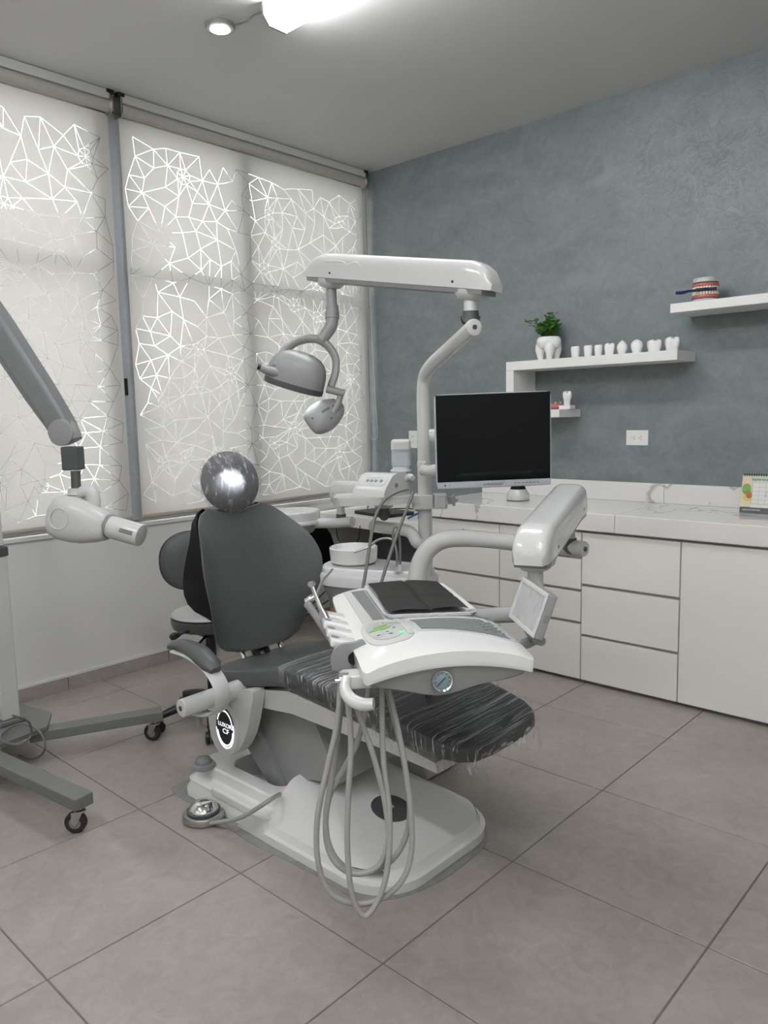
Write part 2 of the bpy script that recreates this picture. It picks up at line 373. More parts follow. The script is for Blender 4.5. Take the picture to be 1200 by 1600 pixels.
# skirting tiles with a plaster lip
bb = struct('baseboard_left', box((0, YM, 0), (.004, 0, .068)), 'grout')
yy = -1.75
ys = [yy+.6*k for k in range(-6, 3)] + [0]
for a, b in zip(ys, ys[1:]): obj('skirting_tile', box((.003, a+.0015, .0), (.012, b-.0015, .066), .001, 1), 'tile', bb, 30)
struct('trim_2', box((0, YM, .067), (.008, 0, .084), .002), 'wallwhite')
# outside
yd = struct('yard', box((-16, -14, -.4), (-.16, 8, -.2)), 'yard')
def outside(poly, x0, x1, mt, label):  # thin slab added to shape the sky showing through the blind slits
    pts = [at(px, py, x=x0) for px, py in poly]
    pts = [p for p in pts]
    bm = loft([[V((x0, p.y, max(p.z, -.2))) for p in pts], [V((x1, p.y, max(p.z, -.2))) for p in pts]])
    tag(obj('sky_silhouette', bm, mt, smooth=0), label, 'sky silhouette', kind='thing')
outside([(-260, 250), (0, 325), (150, 335), (272, 352), (262, 395), (222, 500), (150, 618), (40, 815), (-260, 1000)], -3.0, -3.08, 'slabdim', 'dim silhouette slab added outside, faint behind the blind nearest the x-ray arm')
outside([(462, 262), (395, 362), (378, 445), (330, 480), (290, 550), (250, 625), (205, 675), (150, 770), (70, 822), (-100, 1100), (700, 1000), (900, 150)], -2.0, -2.08, 'slabpale', 'pale silhouette slab added outside, faint behind the blind next to the grey wall')

# ------------------------------------------------------------------ roller blinds with cut line pattern
def blind_net(y0, y1, z0, z1, seed):
    """planar net of lines; fabric = triangles inset from the lines"""
    rnd = random.Random(seed); pts = []; hub = []; sp = .078
    for _ in range(9999):
        if len(hub) >= int((y1-y0)*(z1-z0)*7): break
        c = (rnd.uniform(y0+.1, y1-.1), rnd.uniform(z0+.1, z1-.1))
        if all((c[0]-h[0])**2+(c[1]-h[1])**2 > .14**2 for h in hub): hub.append(c)
    hid = set(); hubc = set()
    for h in hub:
        hubc.add(len(pts)); pts.append(h); k = rnd.choice((6, 7, 7, 8)); r = rnd.uniform(.034, .044); a0 = rnd.random()
        for i in range(k):
            hid.add(len(pts)); a = a0+2*PI*i/k; pts.append((h[0]+r*math.cos(a), h[1]+r*math.sin(a)))
    for _ in range(12000):
        c = (rnd.uniform(y0, y1), rnd.uniform(z0, z1))
        if all((c[0]-p[0])**2+(c[1]-p[1])**2 > (sp if i not in hid else sp*.75)**2 for i, p in enumerate(pts)): pts.append(c)
    nb = len(pts)
    ny, nz = int((y1-y0)/.12), int((z1-z0)/.12)
    mY, mT, mB = .012, .075, .03
    Y0, Y1, Z0, Z1 = y0-mY, y1+mY, z0-mB, z1+mT
    rim = [(Y0+(Y1-Y0)*i/ny, Z0) for i in range(ny+1)] + [(Y0+(Y1-Y0)*i/ny, Z1) for i in range(ny+1)] + [(Y0, Z0+(Z1-Z0)*i/nz) for i in range(1, nz)] + [(Y1, Z0+(Z1-Z0)*i/nz) for i in range(1, nz)]
    allp = pts+rim
    vs, es, fs, ov, oe, of = delaunay_2d_cdt([V(p) for p in allp], [], [], 0, 1e-6)
    idx = [o[0] if o else 99999 for o in ov]
    line = {}
    def isline(a, b):
        k = (min(a, b), max(a, b))
        if k in line: return line[k]
        ia, ib = idx[a], idx[b]
        if ia >= nb or ib >= nb: r = False
        elif ia in hubc or ib in hubc or (ia in hid and ib in hid): r = True
        else: r = rnd.random() < .82
        line[k] = r; return r
    bm = B(); hw = .0012; cache = {}
    for f in fs:
        if len(f) != 3: continue
        p = [V(vs[i]) for i in f]
        if (p[1]-p[0]).cross(p[2]-p[0]) < 0: f = f[::-1]; p = p[::-1]
        ln = []
        for i in range(3):
            a, b = p[i], p[(i+1) % 3]; d = (b-a).normalized(); n = V((-d.y, d.x)); o = hw if isline(f[i], f[(i+1) % 3]) else 0
            ln.append((a+n*o, d))
        q = []; ok = True
        for i in range(3):
            (a, d), (b, e) = ln[i-1], ln[i]; c = d.cross(e)
            if abs(c) < 1e-5: ok = False; break
            q.append(a + d*((b-a).cross(e)/c))
        if not ok or (q[1]-q[0]).cross(q[2]-q[0]) < 1e-7: continue
        bm.faces.new([bm.verts.new((0, c.x, c.y)) for c in q])
    return bm, (Y0, Y1, Z0, Z1)
def blind(y0, y1, label, seed, chain):
    xb = .030
    t = thing('roller_blind', label, 'blind', (xb, (y0+y1)/2, .85))
    z0, z1 = .905, 2.89
    bm, (Y0, Y1, Z0, Z1) = blind_net(y0+.02, y1-.02, z0, z1, seed)
    bmesh.ops.translate(bm, vec=(xb, 0, 0), verts=bm.verts)
    fb = obj('blind_fabric', bm, 'fabric', t, 0)
    obj('sheer_backing', loft([[V((xb-.003, Y0, Z0)), V((xb-.003, Y1, Z0))], [V((xb-.003, Y0, Z1)), V((xb-.003, Y1, Z1))]], False), 'sheer', fb, 0)
    obj('roller_tube', cyl((xb+.012, y0+.015, 3.0), (xb+.012, y1-.015, 3.0), .030, 24), 'roller', t)
    obj('headrail', box((xb-.035, y0+.012, 3.025), (xb+.045, y1-.012, 3.0725), .008, 2), 'whitem', t)
    obj('bottom_rail', tube([(xb, Y0, .866), (xb, Y1, .866)], .012, 14, 1, sx=.6), 'barbeige', t)
    for y in (y0+.004, y1-.010):
        bk = obj('roller_bracket', box((xb-.03, y-.003, 2.955), (xb+.045, y+.003, 3.0725), .002, 1), 'steel', t)
        obj('bracket_clip', box((xb+.012, y-.02, 3.055), (xb+.05, y+.02, 3.0725), .002, 1), 'black', bk)
    obj('end_cap', lathe([(.001, 0), (.034, 0), (.036, .003), (.036, .012), (.001, .014)], 20, fr((xb+.012, y1-.014, 3.0), (1, 0, 0), (0, 1, 0))), 'cream', t)
    if chain:
        y = y1+.0; ch = tube([(xb+.02, y, 2.98), (xb+.022, y, 2.4), (xb+.03, y+.002, 1.6), (xb+.02, y, 1.27), (xb+.055, y, 1.23), (xb+.09, y, 1.27), (xb+.075, y, 1.6), (xb+.045, y, 2.3), (xb+.035, y, 2.98)], .0022, 6, 8)
        obj('pull_chain', ch, 'cream', t)
    return t
blind(-3.37, -1.93, 'cut-pattern roller blind behind the x-ray arm, left of the aluminium mullion', 11, False)
blind(-1.885, -.05, 'wide cut-pattern roller blind behind the dental lamp, reaching the grey wall', 23, True)

# ------------------------------------------------------------------ ceiling lights
def fixture(x0, x1, y, label):
    t = thing('ceiling_light', label, 'ceiling light', ((x0+x1)/2, y, H), 'linear ceiling lights')
    prof = [(-.075, .02), (-.072, -.03), (-.045, -.062), (.045, -.062), (.072, -.03), (.075, .02)]
    bm = loft([[V((x, y+a, H-.02+b)) for a, b in prof] for x in (x0+.012, x1-.012)])
    obj('diffuser', bm, 'fixture', t, 25)
    for x in (x0, x1-.012):
        obj('end_cap', loft([[V((xx, y+a*1.03, H-.02+b*1.03)) for a, b in prof] for xx in (x, x+.012)]), 'lightgrey', t, 25)
fixture(1.27, 2.49, -1.84, 'long glowing linear ceiling light above the dental chair')
for a_, b_, l_ in ((3.15, -3.5, 'added linear fill light over the open floor beside the delivery table, out of view'), (1.3, -4.3, 'added linear fill light behind the x-ray unit, out of view'), (3.2, -4.6, 'added linear fill light behind the camera, out of view')): fixture(a_, a_+1.22, b_, l_)  # unseen fixtures added to brighten the cabinets and the room
dl = thing('downlight', 'small round glowing surface downlight on the ceiling', 'ceiling light', (1.0, -1.925, H))
obj('trim_ring', lathe([(.040, -.018), (.060, -.016), (.0625, -.010), (.0625, -.0005), (.03, -.0005)], 32, Matrix.Translation((1.0, -1.925, H))), 'lightgrey', dl)
obj('diffuser', lathe([(.001, -.0195), (.041, -.0195), (.041, -.010), (.001, -.010)], 28, Matrix.Translation((1.0, -1.925, H))), 'down', dl)
tag(obj('lamp_cable', tube([at(366, 40, z=H-.004), at(385, 34, z=H-.004), at(395, 26, z=H-.004), at(412, 17, z=H-.004)], .0035, 8, 5), 'midgrey'), 'thin grey cable joining the downlight to the linear light', 'cable')

# ------------------------------------------------------------------ cabinets, counter, desk
YF = -.575
def cabinet(x0, x1, seams, label, door=False, lock=False):
    t = thing('base_cabinet', label, 'cabinet', ((x0+x1)/2, -.3, 0))
    obj('carcass', box((x0+.001, -.552, .03), (x1-.001, -.003, .80)), 'cabin', t, 0)
    obj('plinth', box((x0, -.545, 0), (x1, -.02, .03)), 'midgrey', t, 0)
    g = .0028
    for a, b in seams:
        d = obj('door' if door else 'drawer_front', box((x0+g, YF, a), (x1-g, -.5525, b), .0012, 1), 'cab', t, 30)
        if not door and False: pass
    if lock:
        d0 = t.children[2] if len(t.children) > 2 else t
        lk = obj('keyhole', lathe([(.001, 0), (.011, 0), (.011, .003), (.001, .004)], 16, fr((1.268, YF, .735), (1, 0, 0), (0, -1, 0))), 'steel', d)
    return t
S4 = [(.020, .308), (.324, .478), (.494, .648), (.664, .788)]
cabinet(1.02, 1.513, S4, 'four-drawer white cabinet with a keyhole, leftmost under the counter', lock=True)
cabinet(1.513, 2.012, S4, 'four-drawer white cabinet without a keyhole, behind the delivery arm')
cabinet(2.012, 2.516, [(.020, .247), (.263, .510), (.526, .788)], 'white cabinet with three tall drawers under the counter')
cabinet(2.516, 3.12, [(.020, .788)], 'white cabinet with one plain door, rightmost under the counter', door=True)
ct = thing('countertop', 'glossy white veined marble countertop above the drawer cabinets', 'countertop', (2.06, -.3, .8))
for a, b in ((1.0, 2.1955), (2.1975, 3.14)):
    obj('slab', box((a, -.597, .803), (b, -.0005, .893), .003, 1), 'marble', ct, 30)
for a, b in ((1.0, 2.1955), (2.1975, 3.14)):
    obj('backsplash', box((a, -.014, .8935), (b, -.0005, 1.0), .002, 1), 'marble', ct, 30)
dk = thing('desk', 'pale low desk in the corner beside the drawer cabinets', 'desk', (.5, -.3, 0))
obj('desk_top', box((.015, -.6, .68), (.996, -.002, .755), .003, 1), 'cab', dk, 30)
obj('side_panel', box((.975, -.56, .0), (.996, -.02, .68), .002, 1), 'darkgrey', dk, 30)
obj('desk_back_ledge', box((.015, -.02, .7555), (.996, -.002, .83), .002, 1), 'wallwhite', dk, 30)
# things on the desk
lp = thing('laptop', 'closed dark laptop lying on the corner desk', 'laptop', at(600, 803, z=.765))
LM = fr(at(600, 803, z=.756), (1, -.15, 0))
obj('laptop_base', prism(sup(.18, .125, 28, 10), 0, .011, LM, .002, 1), 'black', lp); obj('laptop_lid', prism(sup(.179, .124, 28, 10), .0115, .019, LM, .002, 1), 'navyblk', lp)
tag(obj('desk_cable', tube([(.08, -.12, .76), (.25, -.3, .762), (.38, -.35, .764), (.40, -.22, .765), (.5, -.14, .765), (.62, -.2, .765), (.75, -.15, .762)], .004, 8, 6), 'black'), 'black cable lying beside the laptop on the desk', 'cable')
tag(obj('blue_cable_bundle', tube([(.80, -.52, .762), (.84, -.46, .79), (.88, -.5, .766), (.91, -.4, .80), (.86, -.36, .766)], .007, 8, 6), 'blue'), 'bundle of blue cable beside the laptop', 'cable')
tag(obj('hanging_cable', tube([(.25, -.61, .72), (.27, -.612, .60), (.36, -.612, .555), (.45, -.612, .60), (.47, -.605, .70)], .003, 8, 6), 'black'), 'thin black cable drooping below the desk edge', 'cable')
# dome gadget on counter
c = V((1.452, -.292, .893)); dg = thing('dome_speaker', 'small white dome gadget with a black top on the counter', 'speaker', c)
MT = Matrix.Translation(c)
obj('dome_body', lathe([(.055, 0), (.064, .004), (.066, .018), (.062, .040), (.052, .058), (.046, .0655)], 32, MT), 'white', dg)
obj('base_ring', lathe([(.058, .0), (.0655, .002), (.0655, .0035), (.05, .0035)], 32, MT @ Matrix.Translation((0, 0, .0005))), 'black', dg)
obj('top_lens', lathe([(.0458, .0657), (.041, .078), (.031, .0885), (.016, .094), (.001, .095)], 28, MT), 'shellblack', dg)
# desk calendar
c0 = at(1155, 801, z=.8945)
ca = thing('desk_calendar', 'tent desk calendar with spiral top and dark base band on the counter', 'calendar', c0)
CM = fr(c0, (1, .10, 0), (0, .30, 1))      # local x along the page, z up the page, y into it
W_, H_ = .26, .185
def cpart(nm, x0, x1, z0, z1, mt, off, par=None): return obj(nm, box((x0, -off-.0006, z0), (x1, -off, z1), m=CM), mt, par or ca, 0)
cpart('card_front', 0, W_, 0, H_, 'sky_print', 0)
obj('card_back', loft([[CM @ V((0, .002, H_)), CM @ V((W_, .002, H_)), CM @ V((W_, .0035, H_)), CM @ V((0, .0035, H_))], [V((p.x, p.y, c0.z)) for p in (CM @ V((0, .10, 0)), CM @ V((W_, .10, 0)), CM @ V((W_, .1015, 0)), CM @ V((0, .1015, 0)))]]), 'paper', ca, 0)
cpart('base_band', 0, W_, 0, .030, 'band', .0008); cpart('month_banner', .042, .115, .158, .178, 'mint', .0008)
cpart('notes_strip', .045, W_, .028, .044, 'paper', .0016)
gr = cpart('date_grid', .048, W_-.005, .046, .150, 'paper', .0008)
for i in range(8): cpart('grid_line', .048+i*.0295, .0486+i*.0295, .046, .150, 'midgrey', .0016, gr)
for i in range(6): cpart('grid_line', .048, W_-.005, .046+i*.0205, .0466+i*.0205, 'midgrey', .0016, gr)
CT = lambda x, z, off: CM @ Matrix.Translation((x, -off, z)) @ Matrix.Rotation(PI/2, 4, 'X')
text('month_lettering', 'Septiembre', .016, CT(.078, .166, .0017), 'ink', ca)
text('band_lettering', 'ESPECIALIDADES', .0105, CT(.052, .016, .0017), 'paper', ca)
text('date_numbers', '\n'.join('  '.join('%2d' % (r*7+k+1) for k in range(7)) for r in range(4)), .0085, CT(.150, .098, .0017), 'midgrey', gr)
for (x, z, rx, rz, mt) in ((.022, .118, .020, .026, 'green'), (.028, .085, .022, .026, 'yellow'), (.036, .088, .012, .016, 'red')):
    obj('emblem', prism(sup(rx, rz, 20, 2.3), 0, .0006, CM @ Matrix.Translation((x, -.0014 if mt != 'red' else -.0022, z)) @ Matrix.Rotation(PI/2, 4, 'X')), mt, ca, 0)
sp_ = None
for i in range(24):
    x = .008+i*(W_-.016)/23; n = tube([CM @ V((x, .004+.009*math.cos(a), H_+.002+.008*math.sin(a))) for a in [2*PI*k/8 for k in range(9)]], .0014, 5, 1); sp_ = merge(sp_, n)
obj('spiral', sp_, 'black', ca)

# ------------------------------------------------------------------ shelves
s1 = thing('wall_shelf', 'white C-shaped floating wall shelf holding the plant and tooth models', 'shelf', (1.7, -.12, 1.37))
SD = -.24
obj('top_board', box((1.335, SD, 1.640), (2.34, -.0005, 1.690), .0015, 1), 'shelfw', s1, 30)
obj('upright_board', box((1.335, SD, 1.4105), (1.387, -.0005, 1.6395), .0015, 1), 'shelfw', s1, 30)
obj('lower_board', box((1.335, SD, 1.366), (1.687, -.0005, 1.410), .0015, 1), 'shelfw', s1, 30)
s2 = tag(obj('wall_shelf', box((2.305, -.255, 1.868), (3.15, -.0005, 1.912), .0015, 1), 'shelfw', smooth=30), 'white straight floating shelf on the right holding the denture model', 'shelf')
# tooth pot and plant
pc = at(857, 557, y=-.12); pc.z = 1.6905
pot = thing('tooth_planter', 'white molar-shaped ceramic pot with a leafy green plant on the upper shelf', 'planter', pc)
def lobed(r, k, amp, ph, n=40): return [(r*(1+amp*math.cos(k*(2*PI*i/n)+ph)), 2*PI*i/n) for i in range(n)]
rings = []
for z, r, amp in ((.062, .052, .05), (.075, .066, .06), (.095, .074, .075), (.115, .073, .07), (.128, .066, .05), (.132, .060, .04), (.128, .054, .03), (.115, .050, .0)):
    rings.append([pc+V((rr*math.cos(a), rr*math.sin(a), z)) for rr, a in lobed(r, 4, amp, .5)])
obj('pot_body', loft(rings), 'tooth', pot)
for k in range(4):
    a = PI/4+k*PI/2-.12; d = V((math.cos(a), math.sin(a), 0))
    obj('pot_root', tube([pc+d*.040+V((0, 0, .085)), pc+d*.047+V((0, 0, .045)), pc+d*.043+V((0, 0, .001))], [.034, .031, .020, .016], 14, 5), 'tooth', pot)
obj('soil', lathe([(.001, .112), (.052, .112), (.052, .108), (.001, .108)], 20, Matrix.Translation(pc)), 'stem', pot)
plant = thing('foliage_sprig', 'bright green leafy sprigs growing out of the tooth pot', 'plant', pc+V((0, 0, .113)))
rnd = random.Random(3); lf = B()
stems = None
for s in range(36):
    a = rnd.uniform(0, 2*PI); tilt = rnd.uniform(.05, 1.0); L_ = rnd.uniform(.06, .15)
    b0 = pc+V((rnd.uniform(-.03, .03), rnd.uniform(-.03, .03), .113)); dr = V((math.cos(a)*math.sin(tilt), math.sin(a)*math.sin(tilt), math.cos(tilt))); e = b0+dr*L_
    stems = merge(stems, tube([b0, b0+dr*L_*.5+V((0, 0, .008)), e], .0013, 5, 3))
    for q in range(11):
        t_ = rnd.uniform(.35, 1.05); p = b0+dr*L_*t_
        aa = rnd.uniform(0, 2*PI); ld = (V((math.cos(aa), math.sin(aa), rnd.uniform(-.1, .9)))).normalized(); sd = ld.cross(V((rnd.uniform(-.3, .3), rnd.uniform(-.3, .3), 1))).normalized(); up = ld.cross(sd)
        l = rnd.uniform(.020, .033); w_ = l*.42
        P = [p, p+ld*l*.35+sd*w_*.8-up*.002, p+ld*l*.75+sd*w_-up*.001, p+ld*l*1.05, p+ld*l*.75-sd*w_-up*.001, p+ld*l*.35-sd*w_*.8-up*.002]
        vs = [lf.verts.new(x) for x in P]; mdl = lf.verts.new(p+ld*l*.55+up*.003)
        for i in range(6): lf.faces.new((vs[i], vs[(i+1) % 6], mdl))
o = obj('leaves', lf, 'leaf', plant); o['kind'] = 'stuff'
obj('stems', stems, 'stem', plant)
# tooth models
def tooth(px, w_, h_, kind, label, zb=1.6905, y=-.11, group='tooth models in a row on the upper shelf'):
    p = at(px, 549 if zb > 1.5 else 634, y=y); p.z = zb
    n = 28; rings = []
    prof = {'flat': [(0, .38), (.1, .40), (.3, .43), (.55, .47), (.8, .5), (.93, .47), (1, .38)],
            'round': [(0, .32), (.1, .35), (.3, .42), (.55, .5), (.75, .47), (.9, .32), (1, .1)],
            'point': [(0, .32), (.1, .35), (.3, .42), (.5, .5), (.68, .46), (.85, .28), (1, .05)],
            'molar': [(0, .42), (.1, .42), (.3, .44), (.55, .49), (.8, .5), (.92, .46), (1, .3)]}[kind]
    for f, r in prof:
        ring = []
        for i in range(n):
            a = 2*PI*i/n; l = 1+((.10)*math.cos(4*a+.8) if kind == 'molar' else 0)*min(1, f+.25); zz = f
            if kind == 'molar' and f > .85: zz = f+.06*math.cos(4*a+.8)
            if kind == 'flat' and f > .9: zz = f-.04*abs(math.sin(a))
            ring.append(p+V((r*w_*l*math.cos(a), r*w_*.8*l*math.sin(a), zz*h_)))
        rings.append(ring)
    o = obj('tooth_model', loft(rings), 'tooth'); tag(o, label, 'tooth model', group); return o
TT = [(899, .054, .070, 'flat', 'flat-topped white tooth model, first in the row next to the plant'),
      (919, .052, .070, 'flat', 'flat-topped white tooth model, second in the row from the plant'),
      (935, .046, .068, 'flat', 'narrow white tooth model, third in the row from the plant'),
      (952, .058, .068, 'molar', 'white tooth model with soft cusps, fourth in the row from the plant'),
      (972, .060, .080, 'point', 'pointed white tooth model, fifth in the row from the plant'),
      (995, .066, .078, 'round', 'round-topped white tooth model, sixth in the row from the plant'),
      (1022, .075, .066, 'molar', 'white molar tooth model, second from the shelf end'),
      (1050, .074, .072, 'molar', 'white molar tooth model at the free end of the upper shelf')]
for a in TT: tooth(*a)
# lower shelf: tooth on plinth + gum model
tp = at(886, 634, y=-.12); tp.z = 1.4105
tm = thing('tooth_statue', 'white tooth figure on a square plinth on the lower shelf', 'tooth model', tp)
obj('plinth', box((-.036, -.03, 0), (.036, .03, .022), .003, 2, Matrix.Translation(tp)), 'tooth', tm)
rings = []
for f, r in ((0, .020), (.15, .019), (.4, .021), (.65, .027), (.85, .027), (.97, .022), (1, .012)):
    rings.append([tp+V((r*(1+.12*math.cos(4*a+.8)*(1 if f > .3 else .3))*math.cos(a), r*(1+.12*math.cos(4*a+.8))*math.sin(a), .0222+.075*f+(.006*math.cos(4*a+.8) if f > .8 else 0))) for a in [2*PI*i/24 for i in range(24)]])
obj('tooth_body', loft(rings), 'tooth', tm)
gp = at(866, 637, y=-.12); gp.z = 1.4105
gm = thing('gum_model', 'small pink gum and teeth model beside the plinth tooth', 'dental model', gp)
def arch(c, R, r, n=20, a0=-.15, a1=PI+.15, sx=1): return [c+V((R*sx*math.cos(a0+(a1-a0)*i/n), -R*math.sin(a0+(a1-a0)*i/n), 0)) for i in range(n+1)]
obj('gum_base', tube(arch(gp+V((0, .01, .018)), .03, 0), .0155, 10, 1), 'gum', gm)
for i, p in enumerate(arch(gp+V((0, .01, .034)), .03, 0, 9)): obj('tooth', sph(p, .0055, .0055, .008, 8, 6), 'gum' if i % 3 else 'enamel', gm)
# denture typodont with toothbrush
c = at(1102, 467, y=-.13); c.z = 1.9125
dm = thing('denture_model', 'open jaw model with pink gums and white base on the right shelf', 'dental model', c)
Rj = .052
def dshape(R, back=.04): return [(R*math.cos(PI+PI*i/18), R*math.sin(PI+PI*i/18)) for i in range(19)]+[(R, back), (-R, back)]
A = Matrix.Translation(c) @ Matrix.Rotation(.35, 4, 'Z')
obj('lower_base', prism(dshape(Rj+.006), 0, .018, A, .002, 1), 'whitem', dm); obj('upper_base', prism(dshape(Rj+.006), .098, .118, A, .002, 1), 'whitem', dm)
obj('hinge_back', prism([(-Rj*.9, .028), (Rj*.95, .028), (Rj*.95, .04), (-Rj*.9, .04)], .018, .098, A, .001, 1), 'whitem', dm)
def arcp(R, z, n): return [A @ V((R*math.cos(PI+PI*i/n), R*math.sin(PI+PI*i/n), z)) for i in range(n+1)]
for z, nm, dz in ((.030, 'lower_gum', 1), (.084, 'upper_gum', -1)):
    g_ = obj(nm, tube([A @ V((-Rj, .025, z))]+arcp(Rj, z, 16)+[A @ V((Rj, .025, z))], .0105, 10, 1), 'gum', dm)
    for p in arcp(Rj+.003, z+dz*.014, 13): obj('tooth', sph(p, .0072, .0072, .0105, 8, 6), 'enamel', g_)
tb = thing('toothbrush', 'navy blue toothbrush held between the teeth of the jaw model', 'toothbrush', c)
obj('brush_handle', tube([A @ V((-.135, -.075, .050)), A @ V((-.10, -.072, .050)), A @ V((-.07, -.068, .056)), A @ V((.0, -.063, .060)), A @ V((.05, -.060, .062))], [.008, .0085, .006, .0055, .0055], 8, 4), 'navy', tb)
obj('bristles', box((-.045, -.067, .0625), (.045, -.057, .0665), .001, 1, A), 'black', tb)
# outlets
def outlet(x0, x1, z0, z1, horiz, label):
    c = V(((x0+x1)/2, 0, (z0+z1)/2)); t = thing('power_outlet', label, 'outlet', c)
    obj('cover_plate', box((x0, -.006, z0), (x1, -.0002, z1), .003, 2), 'outlet', t)
    wx, wz = (x1-x0), (z1-z0)
    obj('insert', box((x0+wx*.22, -.008, z0+wz*.24), (x1-wx*.22, -.0061, z1-wz*.24), .001, 1), 'outlet', t)
    for s in (-1, 1):
        cc = c+(V((s*wx*.15, 0, 0)) if horiz else V((0, 0, s*wz*.16)))
        for dx, dz, h in ((-.006, .004, .008), (.006, .004, .008), (0, -.007, .005)):
            a_, b_ = (dx, dz) if not horiz else (dz, dx)
            hw, hh = ((.0012, h/2) if not horiz else (h/2, .0012))
            obj('slot', box((cc.x+a_-hw, -.0084, cc.z+b_-hh), (cc.x+a_+hw, -.0081, cc.z+b_+hh)), 'outletdk', t, 0)
outlet(1.971, 2.098, 1.204, 1.288, True, 'white horizontal double outlet on the grey wall below the C-shaped shelf')
outlet(.376, .452, 1.168, 1.288, False, 'white upright double outlet on the grey wall behind the equipment pole')
# ------------------------------------------------------------------ dental chair
YC = -2.28
ch = thing('dental_chair', 'grey upholstered dental chair with white base standing on the tiles', 'dental chair', (2.0, YC, 0))
# rear floor tray of the base
def grow(poly, d):
    n = len(poly); cx = sum(p[0] for p in poly)/n; cy = sum(p[1] for p in poly)/n; out = []
    for x, y in poly:
        l = math.hypot(x-cx, y-cy); out.append((x+(x-cx)/l*d, y+(y-cy)/l*d))
    return out
def rpoly(x0, x1, y0, y1, r, n=6):
    o = []
    for cx, cy, a in ((x1-r, y1-r, 0), (x0+r, y1-r, PI/2), (x0+r, y0+r, PI), (x1-r, y0+r, 1.5*PI)):
        o += [(cx+r*math.cos(a+PI/2*i/n), cy+r*math.sin(a+PI/2*i/n)) for i in range(n+1)]
    return o
oz = lambda P, z: [V((x, y, z)) for x, y in P]
o1 = rpoly(1.44, 1.95, -2.585, -1.99, .05); o2 = rpoly(1.447, 1.95, -2.575, -2.0, .05); o3 = rpoly(1.475, 1.945, -2.54, -2.03, .05)
i1 = rpoly(1.60, 1.90, -2.475, -2.13, .05); i2 = rpoly(1.62, 1.885, -2.455, -2.15, .045)
obj('rear_tray', loft([oz(o1, .002), oz(o1, .03), oz(o2, .045), oz(o2, .062), oz(o3, .085), oz(grow(o3, -.004), .118), oz(grow(o3, -.012), .124), oz(grow(i1, .006), .124), oz(i1, .119), oz(i2, .045)]), 'litwhite', ch, 40)
for x0, x1, zt in ((1.62, 1.95, .078),): obj('side_step', box((x0, -2.580+(zt-.072)*.35, .04), (x1, -2.52, zt), .008, 3), 'litwhite', ch)
obj('skirt_lug', prism([(1.80, 0), (1.955, 0), (1.955, .075), (1.90, .078), (1.85, .06)], -2.598, -2.56, Matrix(((1, 0, 0, 0), (0, 0, 1, 0), (0, 1, 0, 0), (0, 0, 0, 1))), .006, 2), 'litwhite', ch)
pk = at(318, 1197, z=.125)
pb = obj('foot_button_ring', lathe([(.041, -.004), (.044, .002), (.041, .012), (.030, .016)], 28, Matrix.Translation((pk.x, pk.y, .125))), 'lightgrey', ch)
obj('foot_button', lathe([(.030, .012), (.031, .022), (.026, .031), (.012, .036), (.001, .037)], 28, Matrix.Translation((pk.x, pk.y, .125))), 'midgrey', ch)
obj('cap_screw', lathe([(.001, 0), (.008, 0), (.008, .003), (.001, .003)], 14, Matrix.Translation((1.56, -2.28, .1245))), 'chrome', ch)
# front hood of the base
def hoodring(z, x0, x1, w, rf): 
    o = []
    for i in range(9): a = -PI/2*(1-i/8); o.append((x1-rf+rf*math.cos(a), -2.30-w+rf+rf*math.sin(a)))
    for i in range(9): a = PI/2*i/8; o.append((x1-rf+rf*math.cos(a), -2.30+w-rf+rf*math.sin(a)))
    o += [(x0, -2.30+w), (x0, -2.30-w)]
    return [V((x, y, z)) for x, y in o]
hb = loft([hoodring(.002, 1.945, 2.500, .300, .17), hoodring(.03, 1.945, 2.500, .300, .17), hoodring(.036, 1.945, 2.488, .290, .17), hoodring(.06, 1.945, 2.475, .282, .165)], False)
# lid: near and far flanks rise to a plane that slopes down to the foot end
def hz(x, y):
    a = .172-.235*(x-1.95); b = .062+1.05*(.279-abs(y+2.30)); c = .062+1.6*(2.472-x)
    k = .012
    return max(.061, -k*math.log(math.exp(-a/k)+math.exp(-b/k)+math.exp(-c/k)))
rr_ = []
base_ = hoodring(0, 1.945, 2.472, .279, .165)
for q in range(17):
    s_ = q/16
    rr_.append([V((p.x0, p.y0, hz(p.x0, p.y0))) if False else V((1.945+(p.x-1.945)*(1-s_*.98), -2.30+(p.y+2.30)*(1-s_*.98), hz(1.945+(p.x-1.945)*(1-s_*.98), -2.30+(p.y+2.30)*(1-s_*.98)))) for p in base_])
hb = loft([hoodring(.06, 1.945, 2.475, .282, .165)]+rr_, True, hb)
bmesh.ops.remove_doubles(hb, verts=hb.verts, dist=.0003)
obj('base_hood', hb, 'litwhite', ch, 28)
dn = V((.235, 0, 1)).normalized(); dc = V((2.25, -2.30, hz(2.25, -2.30)))
DM = fr(dc, (1, 0, -.235), dn)
dsk = obj('access_disc', lathe([(.001, .004), (.064, .004), (.068, .001), (.068, -.006), (.001, -.006)], 36, DM), 'darkgrey', ch)
obj('disc_bolt', lathe([(.004, .004), (.009, .0045), (.009, .007), (.004, .007), (.004, .0042)], 14, DM), 'chrome', dsk)
